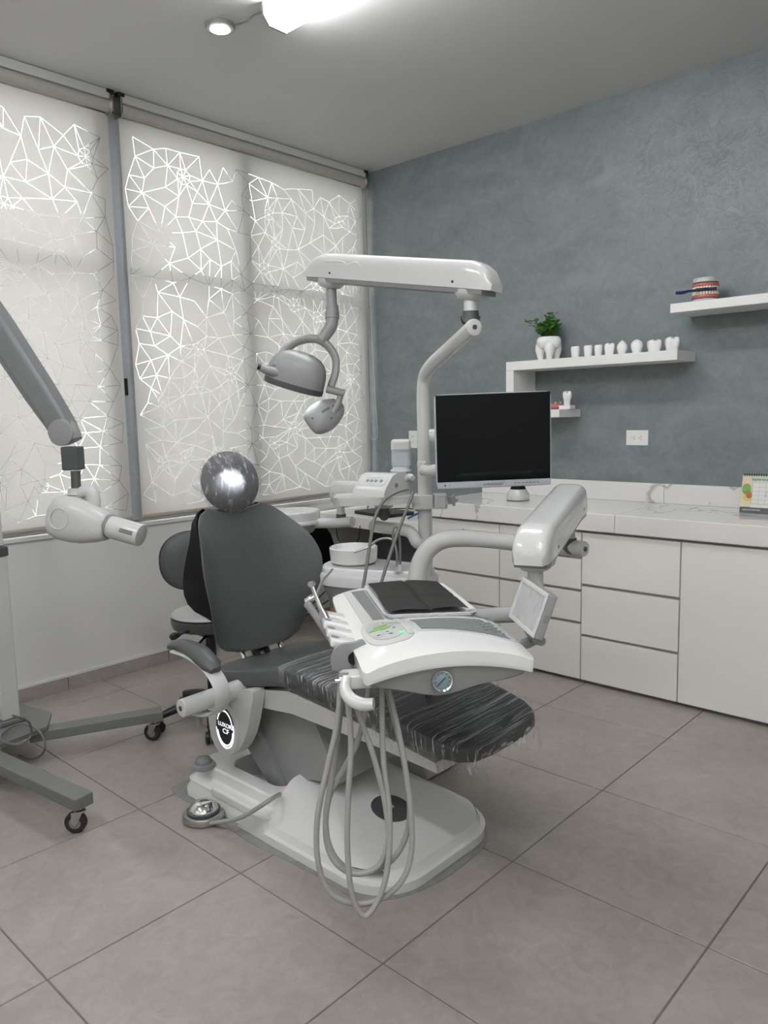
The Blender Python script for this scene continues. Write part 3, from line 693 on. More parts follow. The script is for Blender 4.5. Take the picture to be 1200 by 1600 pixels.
# lift housing under the seat
LX = Matrix(((1, 0, 0, 0), (0, 0, 1, 0), (0, 1, 0, 0), (0, 0, 0, 1)))
obj('lift_housing', prism([(1.66, .23), (1.69, .15), (1.82, .085), (2.00, .17), (2.14, .20), (2.02, .40), (1.72, .40), (1.69, .31)], -2.43, -2.13, LX, .008, 2), 'lightgrey', ch)
obj('lift_boot', prism([(1.62, .26), (1.86, .05), (1.93, .05), (1.72, .31)], -2.455, -2.12, LX, .003, 1), 'midgrey', ch)
obj('seat_frame', loft([[V((x, YC-w, z0)), V((x, YC+w, z0)), V((x, YC+w+.01, z1)), V((x, YC-w-.01, z1))] for x, w, z0, z1 in ((1.66, .20, .385, .435), (1.85, .215, .405, .475), (2.0, .22, .425, .505), (2.15, .215, .42, .49), (2.35, .20, .41, .465), (2.58, .18, .385, .42))]), 'whitem', ch, 30)
# seat and leg rest cushions
def cushion(secs, n=28, e=4.5, dip=.012):
    rings = []
    for x, w, z0, z1, k in secs:
        zc, h = (z0+z1)/2, (z1-z0)/2; r = []
        for (a, b) in sup(w, h, n, e): 
            z = zc+b - (dip*k*(1-(a/w)**2) if b > 0 else 0)
            r.append(V((x, YC+a, z)))
        rings.append(r)
    return loft(rings)
obj('seat', cushion([(1.545, .17, .445, .475, 0), (1.555, .205, .432, .49, 0), (1.575, .225, .426, .50, .2), (1.65, .24, .428, .515, 1), (1.78, .247, .458, .545, 1.4), (1.90, .25, .488, .578, 1), (1.975, .25, .505, .592, .5), (2.0, .25, .506, .594, .3)]), 'leather', ch)
obj('leg_rest', cushion([(2.001, .25, .506, .594, .3), (2.06, .25, .504, .592, .4), (2.2, .245, .492, .573, .6), (2.4, .235, .470, .545, .6), (2.55, .225, .450, .522, .5), (2.62, .215, .438, .508, .4), (2.66, .195, .434, .498, .2), (2.685, .165, .434, .488, .1), (2.698, .12, .44, .48, 0)]), 'leatherdk', ch)
# backrest
def back_x(z): return 1.603-.33*(z-.55)
def interp(tab, v):
    """smooth (Catmull-Rom) table lookup"""
    n = len(tab)
    for i in range(n-1):
        (a, fa), (b, fb) = tab[i], tab[i+1]
        if v <= b or i == n-2:
            t = max(0, min(1, (v-a)/(b-a))); h = b-a
            m0 = (fb-tab[i-1][1])/(b-tab[i-1][0]) if i else (fb-fa)/h
            m1 = (tab[i+2][1]-fa)/(tab[i+2][0]-a) if i < n-2 else (fb-fa)/h
            return fa*(2*t**3-3*t*t+1)+m0*h*(t**3-2*t*t+t)+fb*(3*t*t-2*t**3)+m1*h*(t**3-t*t)
BW = [(.53, .12), (.54, .165), (.555, .19), (.575, .208), (.645, .234), (.72, .258), (.80, .276), (.86, .277), (.93, .256), (.98, .222), (1.015, .19), (1.035, .16), (1.045, .13)]
BT = [(.53, .03), (.56, .055), (.65, .075), (.80, .085), (.95, .07), (1.03, .045), (1.045, .03)]
BC = [(.53, .0), (.57, .010), (.65, .068), (.74, .128), (.82, .156), (.88, .154), (.94, .130), (1.0, .062), (1.045, .016)]
rings = []
for i in range(33):
    z = .53+.515*i/32; w = interp(BW, z); th = interp(BT, z); cv = interp(BC, z); r = []
    for a, b in sup(w, th/2, 48, 3.2):
        k = abs(a/w)
        zz = z + (.026*k*k - .010)*max(0, (z-.93)/.115)
        r.append(V((back_x(z)-th/2+b*(1-.68*k**4)+cv*k**2.6, YC+a, zz)))
    rings.append(r)
obj('backrest', loft(rings), 'leather', ch)
rings = []
for z, th in ((1.043, .02), (1.03, .035), (1.0, .06), (.95, .095), (.90, .13), (.85, .16), (.80, .185), (.75, .195), (.715, .18), (.69, .14), (.677, .075), (.670, .04)):
    w = interp(BW, z)-.007; cv = interp(BC, z); bx_ = back_x(z); top_ = .026*max(0, (z-.93)/.115); r = []
    fx_ = lambda k: bx_-.052+cv*abs(k)**2.6
    for q in range(13): k = -1+q/6; r.append(V((fx_(k), YC+w*k, z+top_*k*k-.010*max(0, (z-.93)/.115))))
    for q in range(12, -1, -1): k = (-1+q/6); r.append(V((min(bx_-.03+cv-th*1.28, fx_(k)-.010)+.25*th*abs(k)**8, YC+w*k*(.965 if abs(k) > .9 else 1), z+top_*k*k-.010*max(0, (z-.93)/.115))))
    rings.append(r)
obj('back_shell', loft(rings), 'shellblack', ch, label='black shell wrapping the sides of the backrest')
obj('back_bracket', tube([(1.44, YC, .80), (1.49, YC, .62), (1.58, YC, .47)], .035, 12, 5), 'black', ch)
for dy in (-.09, .09): obj('back_strut', tube([(1.52, YC+dy, .62), (1.57, YC+dy, .50), (1.62, YC+dy, .44)], .010, 10, 4), 'chrome', ch)
# headrest with film cap
hc = V((1.415, YC, 1.152))
HM = fr(hc, (.97, 0, .18), (-.18, 0, .97))
obj('headrest', sph((0, 0, 0), .052, .132, .120, 28, 18, HM), 'padmatte', ch)
obj('headrest_stem', cyl((1.43, YC, .98), (1.41, YC, 1.09), .018, 14), 'chrome', ch)
hf = sph((0, 0, 0), .062, .142, .128, 56, 36, HM); rnd = random.Random(5)
for v in hf.verts:
    l = HM.inverted() @ v.co; a = math.atan2(l.z, l.y); q = .0045*math.sin(a*23+4*math.sin(a*5))*min(1, math.hypot(l.y, l.z)/.1)**2+.0022*math.sin(l.y*170+l.z*95)+.0018*math.sin(l.z*210-l.y*60)
    if l.y < -.115 and abs(l.z+.005) < .035: q += .03*(1-abs(l.z+.005)/.035)*(-l.y-.115)/.027
    v.co += (v.co-hc).normalized()*q
cp = tag(obj('headrest_cover', hf, 'capfilm'), 'crinkled clear plastic cap stretched over the round headrest', 'plastic cover')
# near armrest
ar = obj('armrest_pad', tube([(1.550, -2.665, .607), (1.58, -2.665, .618), (1.64, -2.665, .628), (1.72, -2.665, .622), (1.79, -2.668, .597), (1.825, -2.67, .580)], [.010, .016, .019, .022, .026, .024, .014], 16, 5, sx=1.5, upv=(0, 0, 1)), 'leather', ch)
obj('armrest_band', tube([(1.60, -2.67, .606), (1.70, -2.67, .604), (1.79, -2.67, .582), (1.842, -2.67, .545), (1.858, -2.67, .50), (1.838, -2.67, .452), (1.785, -2.67, .422), (1.72, -2.67, .410), (1.66, -2.67, .410)], .006, 12, 6, sx=5, upv=(0, 0, 1)), 'whitem', ch)
at_ = obj('armrest_pivot', tube([(1.745, -2.49, .458), (1.745, -2.752, .458)], [.034, .030], 24, 1), 'whitem', ch)
bevel_ = obj('pivot_cap', lathe([(.030, 0), (.029, .004), (.022, .006), (.001, .006)], 24, fr((1.745, -2.752, .458), (1, 0, 0), (0, -1, 0))), 'white', at_)
obj('pivot_plug', lathe([(.009, .006), (.009, .0075), (.001, .0075)], 14, fr((1.745, -2.752, .458), (1, 0, 0), (0, -1, 0))), 'darkgrey', at_)
obj('armrest_knob', cyl((1.725, -2.68, .368), (1.725, -2.68, .406), .014, 16, .002), 'midgrey', ch)
# hinge bracket with lit emblem
hp = [(1.74, .44), (1.79, .470), (1.862, .485), (1.852, .42), (1.830, .35), (1.80, .29), (1.755, .237), (1.70, .208), (1.650, .213), (1.615, .245), (1.598, .30), (1.60, .365), (1.63, .41), (1.68, .425)]
hp = [(p.x, p.y) for p in smoothpath([V((a, b, 0)) for a, b in hp+[hp[0]]], 4)[:-1]]
obj('hinge_bracket', prism(hp, -2.555, -2.505, LX, .012, 3), 'whitem', ch)
ec = V((1.708, -2.5555, .318)); EM = fr(ec, (1, 0, .08), (0, -1, 0))     # x along chair, y up, z to the viewer side
EM = Matrix(((1, 0, 0, ec.x), (0, 0, -1, ec.y), (0, 1, 0, ec.z), (0, 0, 0, 1)))
eb = obj('emblem_cap', prism([(x+.006, y) for x, y in sup(.066, .092, 36, 2.1)], 0, .006, EM, .003, 2), 'whitem', ch)
obj('emblem_disc', prism(sup(.052, .072, 36, 2), .006, .008, EM), 'black', eb)
def ering(rx, ry, a0, a1, wd): return loft([[EM @ V((rx*f*math.cos(a), ry*f*math.sin(a), z)) for f, z in ((1, .0082), (1-wd, .0082), (1-wd, .009), (1, .009))] for a in [a0+(a1-a0)*i/24 for i in range(25)]])
obj('emblem_arc', ering(.047, .066, .05, PI-.35, .09), 'ledwhite', eb); obj('emblem_arc', ering(.047, .066, PI+.25, 2*PI-.1, .09), 'ledwhite', eb); obj('emblem_arc', ering(.053, .0745, PI+.1, 2*PI+.3, .07), 'ledwhite', eb)
text('emblem_lettering', 'LUXOR', .021, EM @ Matrix.Translation((0, .010, .0082)) @ Matrix.Diagonal((1.15, 1, 1, 1)), 'ledwhite', eb); text('emblem_lettering', 'CF', .025, EM @ Matrix.Translation((.004, -.012, .0082)) @ Matrix.Diagonal((1.3, 1, 1, 1)), 'ledwhite', eb)
obj('red_switch', box((1.875, -2.45, .10), (1.892, -2.435, .118), .003, 2), 'red', ch)
# clear film stretched over the leg rest
rings = []; rnd = random.Random(9); NX, NA = 46, 44
def legsec(x):
    T = [(1.97, .25, .505, .592), (2.06, .25, .504, .592), (2.2, .245, .492, .573), (2.4, .235, .470, .545), (2.55, .225, .450, .522), (2.62, .215, .438, .508), (2.68, .18, .432, .490), (2.715, .14, .430, .480)]
    for (a, *fa), (b, *fb) in zip(T, T[1:]):
        if x <= b: t = max(0, (x-a)/(b-a)); return [p+(q-p)*t for p, q in zip(fa, fb)]
    return list(T[-1][1:])
bmf = B(); gv = []
for i in range(NX):
    x = 1.975+(2.712-1.975)*i/(NX-1); w, z0, z1 = legsec(x); row = []; zt = z1+.004
    for j in range(NA):
        s = j/(NA-1)*2-1; a = abs(s)
        if a < .72: y = s/.72*(w-.004); z = zt-.004*(1-(s/.72)**2)+.0016*math.sin(x*95+s*7+2*math.sin(x*31))
        else:
            f = (a-.72)/.28; y = math.copysign(w+.007-.016*f*f*(1 if s < 0 else .6)+.003*math.sin(x*140+3*s), s); z = zt-.006-f*(.088+.012*math.sin(x*37)+.006*math.sin(x*83))
        row.append(bmf.verts.new((x+.004*math.sin(9*s+x*20), YC+y, z)))
    gv.append(row)
w_, z0_, z1_ = legsec(2.712); row = []
for j in range(NA):
    s = j/(NA-1)*2-1; p = gv[-1][j].co
    row.append(bmf.verts.new((p.x+.010+.004*math.sin(j*1.3), YC+(p.y-YC)*.97, min(p.z, .465)-.028+.006*math.sin(j*.9))))
gv.append(row)
for a, b in zip(gv, gv[1:]):
    for j in range(NA-1): bmf.faces.new((a[j], a[j+1], b[j+1], b[j]))
tag(obj('plastic_wrap', bmf, 'film', smooth=180), 'clear stretch film wrapped around the chair leg rest', 'plastic wrap')
# floor film under the base
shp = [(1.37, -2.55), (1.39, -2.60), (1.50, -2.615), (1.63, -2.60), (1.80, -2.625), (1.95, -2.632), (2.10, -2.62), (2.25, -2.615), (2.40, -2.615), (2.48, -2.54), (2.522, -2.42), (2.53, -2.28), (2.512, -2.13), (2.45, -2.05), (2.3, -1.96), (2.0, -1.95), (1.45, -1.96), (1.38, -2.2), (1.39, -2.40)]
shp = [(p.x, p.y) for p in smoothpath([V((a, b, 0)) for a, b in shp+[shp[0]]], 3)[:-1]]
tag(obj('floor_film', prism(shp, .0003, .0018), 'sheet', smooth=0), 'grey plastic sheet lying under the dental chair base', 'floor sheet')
# foot control
fc = at(318, 1266, z=.03); fc.z = .0
fo = thing('foot_control', 'round chrome foot pedal lying on the floor by the chair base', 'foot pedal', fc); FM = Matrix.Translation((fc.x, fc.y, .002))
obj('pedal_base', lathe([(.070, 0), (.074, .004), (.074, .020), (.070, .026), (.056, .028), (.05, .026)], 40, FM), 'steel', fo)
obj('pedal_gasket', lathe([(.056, .026), (.058, .034), (.052, .037), (.03, .036)], 36, FM), 'darkgrey', fo)
obj('pedal_dome', lathe([(.052, .037), (.050, .044), (.036, .056), (.030, .060), (.012, .063), (.001, .0635)], 40, FM), 'chrome', fo)
obj('pedal_cable', tube([fc+V((.068, -.02, .014)), at(372, 1279, y=-2.635), at(400, 1264, y=-2.625), at(420, 1251, y=-2.612), at(437, 1241, y=-2.53)], .0075, 10, 6), 'hose', fo)
# ------------------------------------------------------------------ equipment pole, spittoon, arms
PX, PY = 2.0, -1.80
un = thing('spittoon_unit', 'white spittoon unit with round bowl and equipment pole behind the chair', 'spittoon', (PX, PY, 0))
obj('floor_column', box((PX-.11, PY-.13, .0), (PX+.10, PY+.10, .62), .02, 3), 'whitem', un)
bc = at(553, 880, z=.80); bc.z = .80
dv = V((PX-bc.x, PY-bc.y, 0)); ln = dv.length; BA = fr((bc.x, bc.y, 0), dv, (0, 0, 1))
pl = [(ln*.0-.125+.0, 0)]
half = [(-.135, .0), (-.128, .055), (-.10, .10), (-.05, .125), (.05, .128), (.16, .11), (ln*.95, .085), (ln+.02, .07), (ln+.035, .0)]
outl = [(p.x, p.y) for p in smoothpath([V((a, b, 0)) for a, b in half]+[V((a, -b, 0)) for a, b in half[-2:0:-1]]+[V((half[0][0], 0, 0))], 4)[:-1]]
def sc(P, k): return [(x*k+(1-k)*.06, y*k) for x, y in P]
bz = lambda P, z: [BA @ V((x, y, z)) for x, y in P]
obj('upper_deck', loft([bz(sc(outl, .955), .722), bz(sc(outl, 1.0), .727), bz(sc(outl, 1.02), .760), bz(sc(outl, .99), .772), bz(sc(outl, .965), .776), bz(sc(outl, .955), .792), bz(sc(outl, .90), .801)]), 'litwhite', un, 35)
obj('lower_hull', loft([bz(sc(outl, .55), .55), bz(sc(outl, .78), .63), bz(sc(outl, .95), .722)]), 'midgrey', un, 35)
ML = Matrix.Translation((bc.x, bc.y, .801))
bw = obj('bowl', lathe([(.086, .004), (.094, .010), (.098, .055), (.0985, .066), (.095, .069), (.091, .066), (.087, .05), (.06, .036), (.02, .03), (.001, .03)], 44, ML), 'litwhite', un)
obj('bowl_foot', lathe([(.05, 0), (.085, 0), (.085, .004), (.05, .004)], 36, ML), 'midgrey', bw)
f0 = at(620, 878, d=2.93); f0.z = .80
obj('rinse_spout', tube([f0, f0+V((0, 0, .075)), at(612, 843, d=2.93), at(592, 843, d=2.95), at(575, 855, d=2.96), at(553, 863, d=2.965)], .0048, 10, 6), 'steel', un)
obj('spout_socket', cyl(f0, f0+V((0, 0, .022)), .009, 12, .002), 'white', un)
g0 = at(657, 890, d=2.82); g0 = at(625, 888, d=2.86); g0.z = .80
obj('cup_filler', tube([at(625, 888, d=2.86), at(625, 850, d=2.86), at(621, 826, d=2.86), at(616, 824, d=2.86), at(614, 832, d=2.86), at(614, 845, d=2.86)], .0045, 10, 6), 'hosedk', un)
obj('filler_socket', cyl(at(625, 893, d=2.86), at(625, 882, d=2.86), .009, 12, .002), 'white', un)
# pole
po = obj('pole', cyl((PX, PY, .60), (PX, PY, 1.20), .027, 28), 'white', un)
obj('pole_joint', lathe([(.027, 0), (.0285, .004), (.0285, .02), (.0265, .024)], 28, Matrix.Translation((PX, PY, 1.195))), 'white', po)
E_ = V((2.40, -2.03, 1.668))
obj('upper_pole', tube([(PX, PY, 1.20), (PX, PY, 1.35), (PX, PY, 1.47), (PX+.018, PY-.010, 1.535), (PX+.075, PY-.043, 1.572), (PX+.18, PY-.103, 1.605), tuple(E_)], .0262, 24, 6), 'white', un)
ed = V((.22, -.127, .035)).normalized()
cap = obj('pole_end_cap', lathe([(.0262, 0), (.0272, .002), (.0265, .010), (.022, .013), (.001, .013)], 28, fr(E_, (0, 0, 1), ed)), 'white', un)
obj('cap_plug', lathe([(.008, .013), (.008, .0145), (.001, .0145)], 16, fr(E_, (0, 0, 1), ed)), 'darkgrey', cap)

def vcollar(p, r, h, nm, par, flip=1):
    """dark saddle collar: ring with a pointed skirt over the arm tube"""
    n = 24; R = r*1.16; rings = []
    ax = RH
    for z in (0, h*.5):
        rings.append([p+V((R*math.cos(2*PI*i/n), R*math.sin(2*PI*i/n), z)) for i in range(n)])
    low = []
    for i in range(n):
        a = 2*PI*i/n; d = V((math.cos(a), math.sin(a), 0)); k = abs(d.dot(FH))
        low.append(p+d*R*1.18+V((0, 0, -h*1.25*max(0, k-.15))))
    return obj(nm, loft([low]+rings), 'darkgrey', par, 40)

def balance_arm(t, A, Bp, w, hgt, over, nose, nm='arm_cover'):
    """spring-balanced arm from pivot A to pivot Bp with overhang at both ends; rounded cover, grey bottom trim, pivot bosses"""
    d = (Bp-A); L_ = d.length; d.normalize(); sd = d.cross(V((0, 0, 1))).normalized(); up = sd.cross(d)
    o0, o1 = over; tot = L_+o0+o1; rings = []; low = []
    for i in range(31):
        f = i/30; s = -o0+tot*f; e0 = (s+o0)/nose[0]; e1 = (L_+o1-s)/nose[1]
        k0 = math.sin(min(1, max(0, e0))*PI/2)**.6 if e0 < 1 else 1; k1 = math.sin(min(1, max(0, e1))*PI/2)**.6 if e1 < 1 else 1
        h = hgt*(.30+.70*min(k0, k1)); ww = w*(.66+.34*min(k0, k1)**.7)
        c = A+d*s; r = []
        for a in range(20):
            t_ = a/19*PI; x = math.cos(t_); y = math.sin(t_)
            r.append(c+sd*(ww/2*math.copysign(abs(x)**.42, x))+up*(.004+h*abs(y)**.55))
        rings.append(r); low.append((c, ww))
    o = obj(nm, loft(rings), 'white', t, 50)
    obj('bottom_trim', loft([[c+sd*(ww/2-.002)*q+up*z for q, z in ((-1, .0035), (1, .0035), (.93, -.010), (-.93, -.010))] for c, ww in low[1:-1]]), 'midgrey', t, 40)
    for p in (A, Bp):
        obj('pivot_boss', lathe([(w*.50, .002), (w*.49, -.012), (w*.36, -.026), (w*.2, -.030), (.001, -.030)], 28, fr(p, d, up)), 'whitem', t)
    for s in (.04, L_-.04):
        for q in (1, -1):
            obj('cover_screw', lathe([(.001, 0), (.0045, 0), (.0045, .002), (.001, .002)], 12, fr(A+d*s+sd*q*(w/2-.0012)+up*(.022), d, sd*q)), 'black', o)
    return d, sd, up

# ------------------------------------------------------------------ overhead dental lamp
A0 = at(735, 455, d=2.52); A1 = at(517, 438, d=2.90)
la = thing('dental_lamp', 'overhead dental lamp on a white balanced arm above the chair', 'dental lamp', E_)
d_, s_, u_ = balance_arm(la, A0, A1, .105, .092, (.10, .115), (.10, .13))
obj('arm_post', cyl(at(735, 494, d=2.52), A0+V((0, 0, .0)), .022, 24), 'whitem', la)
vcollar(at(735, 494, d=2.52), .024, .030, 'arm_collar', la)
# contour ridge along the top of the cover
rid = [(.12, .070), (.20, .073), (.235, .062), (.27, .073), (.31, .058), (.38, .055), (.46, .05), (.60, .045)]
pA = A1
pts = [pA-d_*(s-.11)+(-s_ if s_.dot(CAM-pA) < 0 else s_)*(.0495)+u_*(z-.008) for s, z in rid]
obj('contour_ridge', tube(pts, .0022, 8, 5), 'white', la)
dl_ = 2.90
obj('lamp_post', cyl(A1-V((0, 0, .03)), at(519, 487, d=dl_), .0195, 22), 'lightgrey', la)  # white post, elbow and collar coloured grey to carry their backlit shade
obj('lamp_elbow', tube([at(519, 478, d=dl_), at(519, 497, d=dl_), at(517, 510, d=dl_), at(508, 524, d=dl_), at(502, 533, d=dl_)], [.024, .024, .0235, .0225, .0215], 22, 5), 'lightgrey', la)
obj('elbow_collar', cyl(at(519, 487, d=dl_), at(519, 498, d=dl_), .0268, 24, .002), 'lightgrey', la)
yk = obj('yoke', tube([at(431, 574, d=2.84), at(438, 557, d=2.86), at(452, 541, d=2.88), at(472, 531, d=2.9), at(495, 530, d=2.9), at(513, 541, d=2.9), at(524, 560, d=2.9), at(524, 582, d=2.9), at(517, 604, d=2.9)], .0165, 16, 6, sx=.75, upv=tuple(UP)), 'lightgrey', la)
obj('yoke_screw', lathe([(.001, 0), (.005, 0), (.005, .003), (.001, .003)], 12, fr(at(506, 541, d=2.882), RT, -F)), 'black', yk)
LC = at(463, 588, d=2.90); HN = (hc+RT*.15-LC).normalized()
lu = RT*math.cos(.14)-UP*math.sin(.14); lu = (lu-HN*lu.dot(HN)).normalized(); lw = HN.cross(lu)
LHM = Matrix(((lu.x, lw.x, HN.x, LC.x), (lu.y, lw.y, HN.y, LC.y), (lu.z, lw.z, HN.z, LC.z), (0, 0, 0, 1)))
rings = []
for f, zz in ((.90, .040), (.985, .036), (1.0, .026), (1.0, .0), (.985, -.022), (.93, -.045), (.83, -.064), (.66, -.080), (.42, -.090), (.18, -.094), (.03, -.095)):
    rings.append([LHM @ V((x, y, zz)) for x, y in sup(.112*f, .078*f, 40, 2.6)])
hd = obj('lamp_head', loft(rings), 'lightgrey', la)
obj('lamp_rim', loft([[LHM @ V((x, y, z)) for x, y in sup(.114*k, .080*k, 40, 2.6)] for k, z in ((1, .026), (1.0, .034), (.99, .046), (.90, .049), (.86, .044), (.86, .036))], False), 'darkgrey', la)
obj('lamp_lens', loft([[LHM @ V((x, y, z)) for x, y in sup(.097, .067, 40, 2.6)] for z in (.0405, .0425)]), 'lens', la)
for g_ in range(3):
    for k in range(3):
        x = -.010+g_*.040+k*.006; pts = []
        for q in range(6):
            y = .060-q*.008; f_ = max(0, 1-abs(x/.112)**2.6-abs(y/.078)**2.6)
            pts.append(LHM @ V((x, y, -.095*min(1, f_)**.62-.0006)))
        obj('vent_slot', tube(pts, .0011, 6, 2), 'black', hd)
jt = obj('yoke_joint', tube([at(414, 578, d=2.83), at(424, 580, d=2.835), at(436, 584, d=2.845)], [.014, .017, .018], 18, 4), 'lightgrey', la)
obj('lamp_handle_cap', cyl(at(403, 572, d=2.82), at(408, 574, d=2.822), .0125, 16, .002), 'black', la)
obj('lamp_handle', tube([at(407, 574, d=2.822), at(418, 579, d=2.83)], [.0145, .0165], 16, 1), 'lightgrey', la)
sj = obj('sensor_joint', tube([at(510, 608, d=2.9), at(524, 611, d=2.9), at(538, 615, d=2.9)], .0145, 16, 3), 'lightgrey', la)
obj('sensor_neck', tube([at(532, 618, d=2.9), at(528, 632, d=2.905), at(520, 645, d=2.905)], [.011, .012, .014], 14, 3), 'lightgrey', la)
SN = (F*1.0-RT*.25-UP*.25).normalized(); su = (RT*.80+UP*.60); su = (su-SN*su.dot(SN)).normalized(); sw = SN.cross(su); S0 = at(507, 649, d=2.915)
SM = Matrix(((su.x, sw.x, SN.x, S0.x), (su.y, sw.y, SN.y, S0.y), (su.z, sw.z, SN.z, S0.z), (0, 0, 0, 1)))
def egg(k):
    o = []
    for i in range(36):
        a = 2*PI*i/36; x, y = .088*math.cos(a), .060*math.sin(a)*(1-.12*math.cos(a))
        if x < -.072: x = -.072-(x+.072)*-.15
        o.append((x*k, y*k))
    return o
sd_ = obj('mirror_shell', loft([[SM @ V((x, y, z)) for x, y in egg(k)] for k, z in ((.96, .012), (1, .008), (1, 0), (.94, -.012), (.78, -.022), (.5, -.029), (.2, -.032), (.02, -.0325))]), 'lightgrey', la)
obj('mirror_face', loft([[SM @ V((x, y, z)) for x, y in egg(.93)] for z in (.0122, .0135)]), 'chrome', la)
for x, y in ((.048, .004), (.040, -.006), (.038, .012), (.005, .03), (-.055, -.01), (.06, -.03)):
    zz = -.0325*max(.2, 1-(x/.088)**2-(y/.06)**2)**.5-.0012
    obj('shell_screw', sph((x, y, zz), .0032, .0032, .0018, 8, 6, SM), 'black', sd_)
for k in range(9): obj('vent_dot', box((-.012+.004*k, -.012, -.0335), (-.010+.004*k, -.004, -.0305), m=SM), 'darkgrey', sd_, 0)
# the lamp's own beam
sl = bpy.data.lights.new('lamp_beam', 'SPOT'); so = bpy.data.objects.new('lamp_beam', sl); COL.objects.link(so)
sl.energy = 130; sl.spot_size = math.radians(19); sl.spot_blend = 1; sl.shadow_soft_size = .01; sl.color = (.88, .90, 1)
bt = (hc+V((.05, -.035, .004))-(LC+HN*.06)).normalized(); bx = (V((0, .74, -.67))-bt*V((0, .74, -.67)).dot(bt)).normalized(); by = bt.cross(bx)
LB = LC+HN*.06
so.matrix_world = Matrix(((bx.x, -by.x, -bt.x, LB.x), (bx.y, -by.y, -bt.y, LB.y), (bx.z, -by.z, -bt.z, LB.z), (0, 0, 0, 1))) @ Matrix.Diagonal((1, .3, 1, 1))

# ------------------------------------------------------------------ monitor on the pole
MC = at(771, 688, d=2.60); mr = (at(862, 683.5, d=2.61)-at(681, 690.5, d=2.60)).normalized(); mu = V((0, 0, 1)); mu = (mu-mr*mu.dot(mr)); mu = (mu*1.0-FH*.03); mu = (mu-mr*mu.dot(mr)).normalized(); mn = mr.cross(mu)
MM = Matrix(((mr.x, mu.x, mn.x, MC.x), (mr.y, mu.y, mn.y, MC.y), (mr.z, mu.z, mn.z, MC.z), (0, 0, 0, 1)))     # x right, y up, z to the viewer
mo = thing('monitor', 'black flat monitor with a silver bottom bezel mounted on the pole', 'monitor', MC)
W2, H2 = .1965, .160
obj('monitor_shell', prism(sup(W2, H2, 48, 22), -.03, .0, MM, .004, 2), 'bezel', mo)
obj('screen_glass', box((-W2+.003, -H2+.024, .0003), (W2-.003, H2-.003, .003), .001, 1, MM), 'screen', mo)
obj('bottom_bezel', box((-W2+.002, -H2+.0015, .0003), (W2-.002, -H2+.0232, .004), .0015, 1, MM), 'bezel', mo)
text('brand_lettering', 'odontum\u00b0', .0145, MM @ Matrix.Translation((0, -H2+.012, .0042)) @ Matrix.Diagonal((1.25, 1, 1, 1)), 'ink', mo)
for x in (-.168, -.152): obj('status_lens', lathe([(.001, 0), (.0032 if x < -.16 else .0015, 0), (.003 if x < -.16 else .0014, .0006), (.001, .0006)], 12, MM @ Matrix.Translation((x, -H2+.0125, .0042))), 'ink', mo)
for k in range(7): obj('button_mark', box((.068+k*.013, -H2+.0115, .0042), (.076+k*.013, -H2+.0133, .0045), m=MM), 'ink', mo, 0)
obj('monitor_mount', cyl(MM @ V((0, -.02, -.030)), MM @ V((0, -.02, -.075)), .035, 20), 'whitem', mo)
obj('monitor_arm', tube([at(662, 735, d=2.86), at(676, 735, d=2.76), at(700, 728, d=2.70), MM @ V((0, -.02, -.07))], .021, 18, 5), 'white', mo)
ck = obj('arm_clamp', cyl(at(671, 681, d=2.81), at(700, 681, d=2.80), .0255, 24, .003), 'white', mo)
obj('clamp_cap', lathe([(.020, 0), (.012, .004), (.001, .004)], 20, fr(at(671, 681, d=2.81), (0, 0, 1), -RH)), 'lightgrey', ck)
obj('clamp_plate', box((-.012, -.11, -.055), (.012, .03, -.031), .003, 2, MM @ Matrix.Translation((-.17, 0, 0))), 'midgrey', mo)

# ------------------------------------------------------------------ scaler console on its bracket
brk = thing('pole_bracket', 'white shelf bracket clamped on the pole under the scaler console', 'bracket', (PX, PY, 1.06))
Q = fr((PX, PY, 1.063), -RH, (0, 0, 1))    # x to the left of the pole, y toward the camera side or away
obj('bracket_plate', prism([(.02, -.045), (.06, -.075), (.12, -.10), (.30, -.105), (.345, -.08), (.35, .06), (.32, .10), (.12, .10), (.06, .06), (.02, .045)], 0, .028, Q, .005, 2), 'whitem', brk)
obj('clamp_block', box((-.03, -.045, -.028), (.05, .045, .030), .006, 2, Q), 'whitem', brk)
obj('clamp_jaw', box((-.085, -.04, -.026), (-.033, .04, .028), .004, 2, Q), 'whitem', brk)
def starknob(c, nm):
    m_ = fr(c, RH, -FH); P = []
    for i in range(30): r = .019+.005*math.cos(5*2*PI*i/30); P.append((r*math.cos(2*PI*i/30), r*math.sin(2*PI*i/30)))
    k = obj(nm, prism(P, 0, .016, m_, .002, 2), 'whitem', brk); obj('knob_shaft', cyl(c, c+FH*.03, .008, 12), 'whitem', brk)
starknob(Q @ V((-.062, .066, .002)), 'star_knob'); starknob(Q @ V((-.105, .0, .004)), 'star_knob')
cs = thing('scaler_console', 'white ultrasonic scaler console with four buttons on the pole bracket', 'dental device', Q @ V((.2, 0, .028)))
cc0 = Q @ V((.165, -.005, .0285)); fd = (-RH*.55-FH*.83).normalized()
K = fr(cc0, fd, (0, 0, 1))     # x = front
prof = [(-.092, 0), (-.095, .04), (-.088, .073), (-.06, .084), (.0, .086), (.032, .078), (.080, .036), (.092, .018), (.094, 0)]
hw = .072
obj('console_body', bevel(loft([[K @ V((x, -hw, z)) for x, z in prof], [K @ V((x, hw, z)) for x, z in prof]]), .016, 4, 50), 'white', cs)
pn = V((.042, 0, .048)).normalized(); KM = K @ fr((.056, 0, .0570), (0, 1, 0), tuple(pn))
obj('control_panel', prism(sup(.056, .024, 32, 8), 0, .0014, KM), 'whitem', cs)
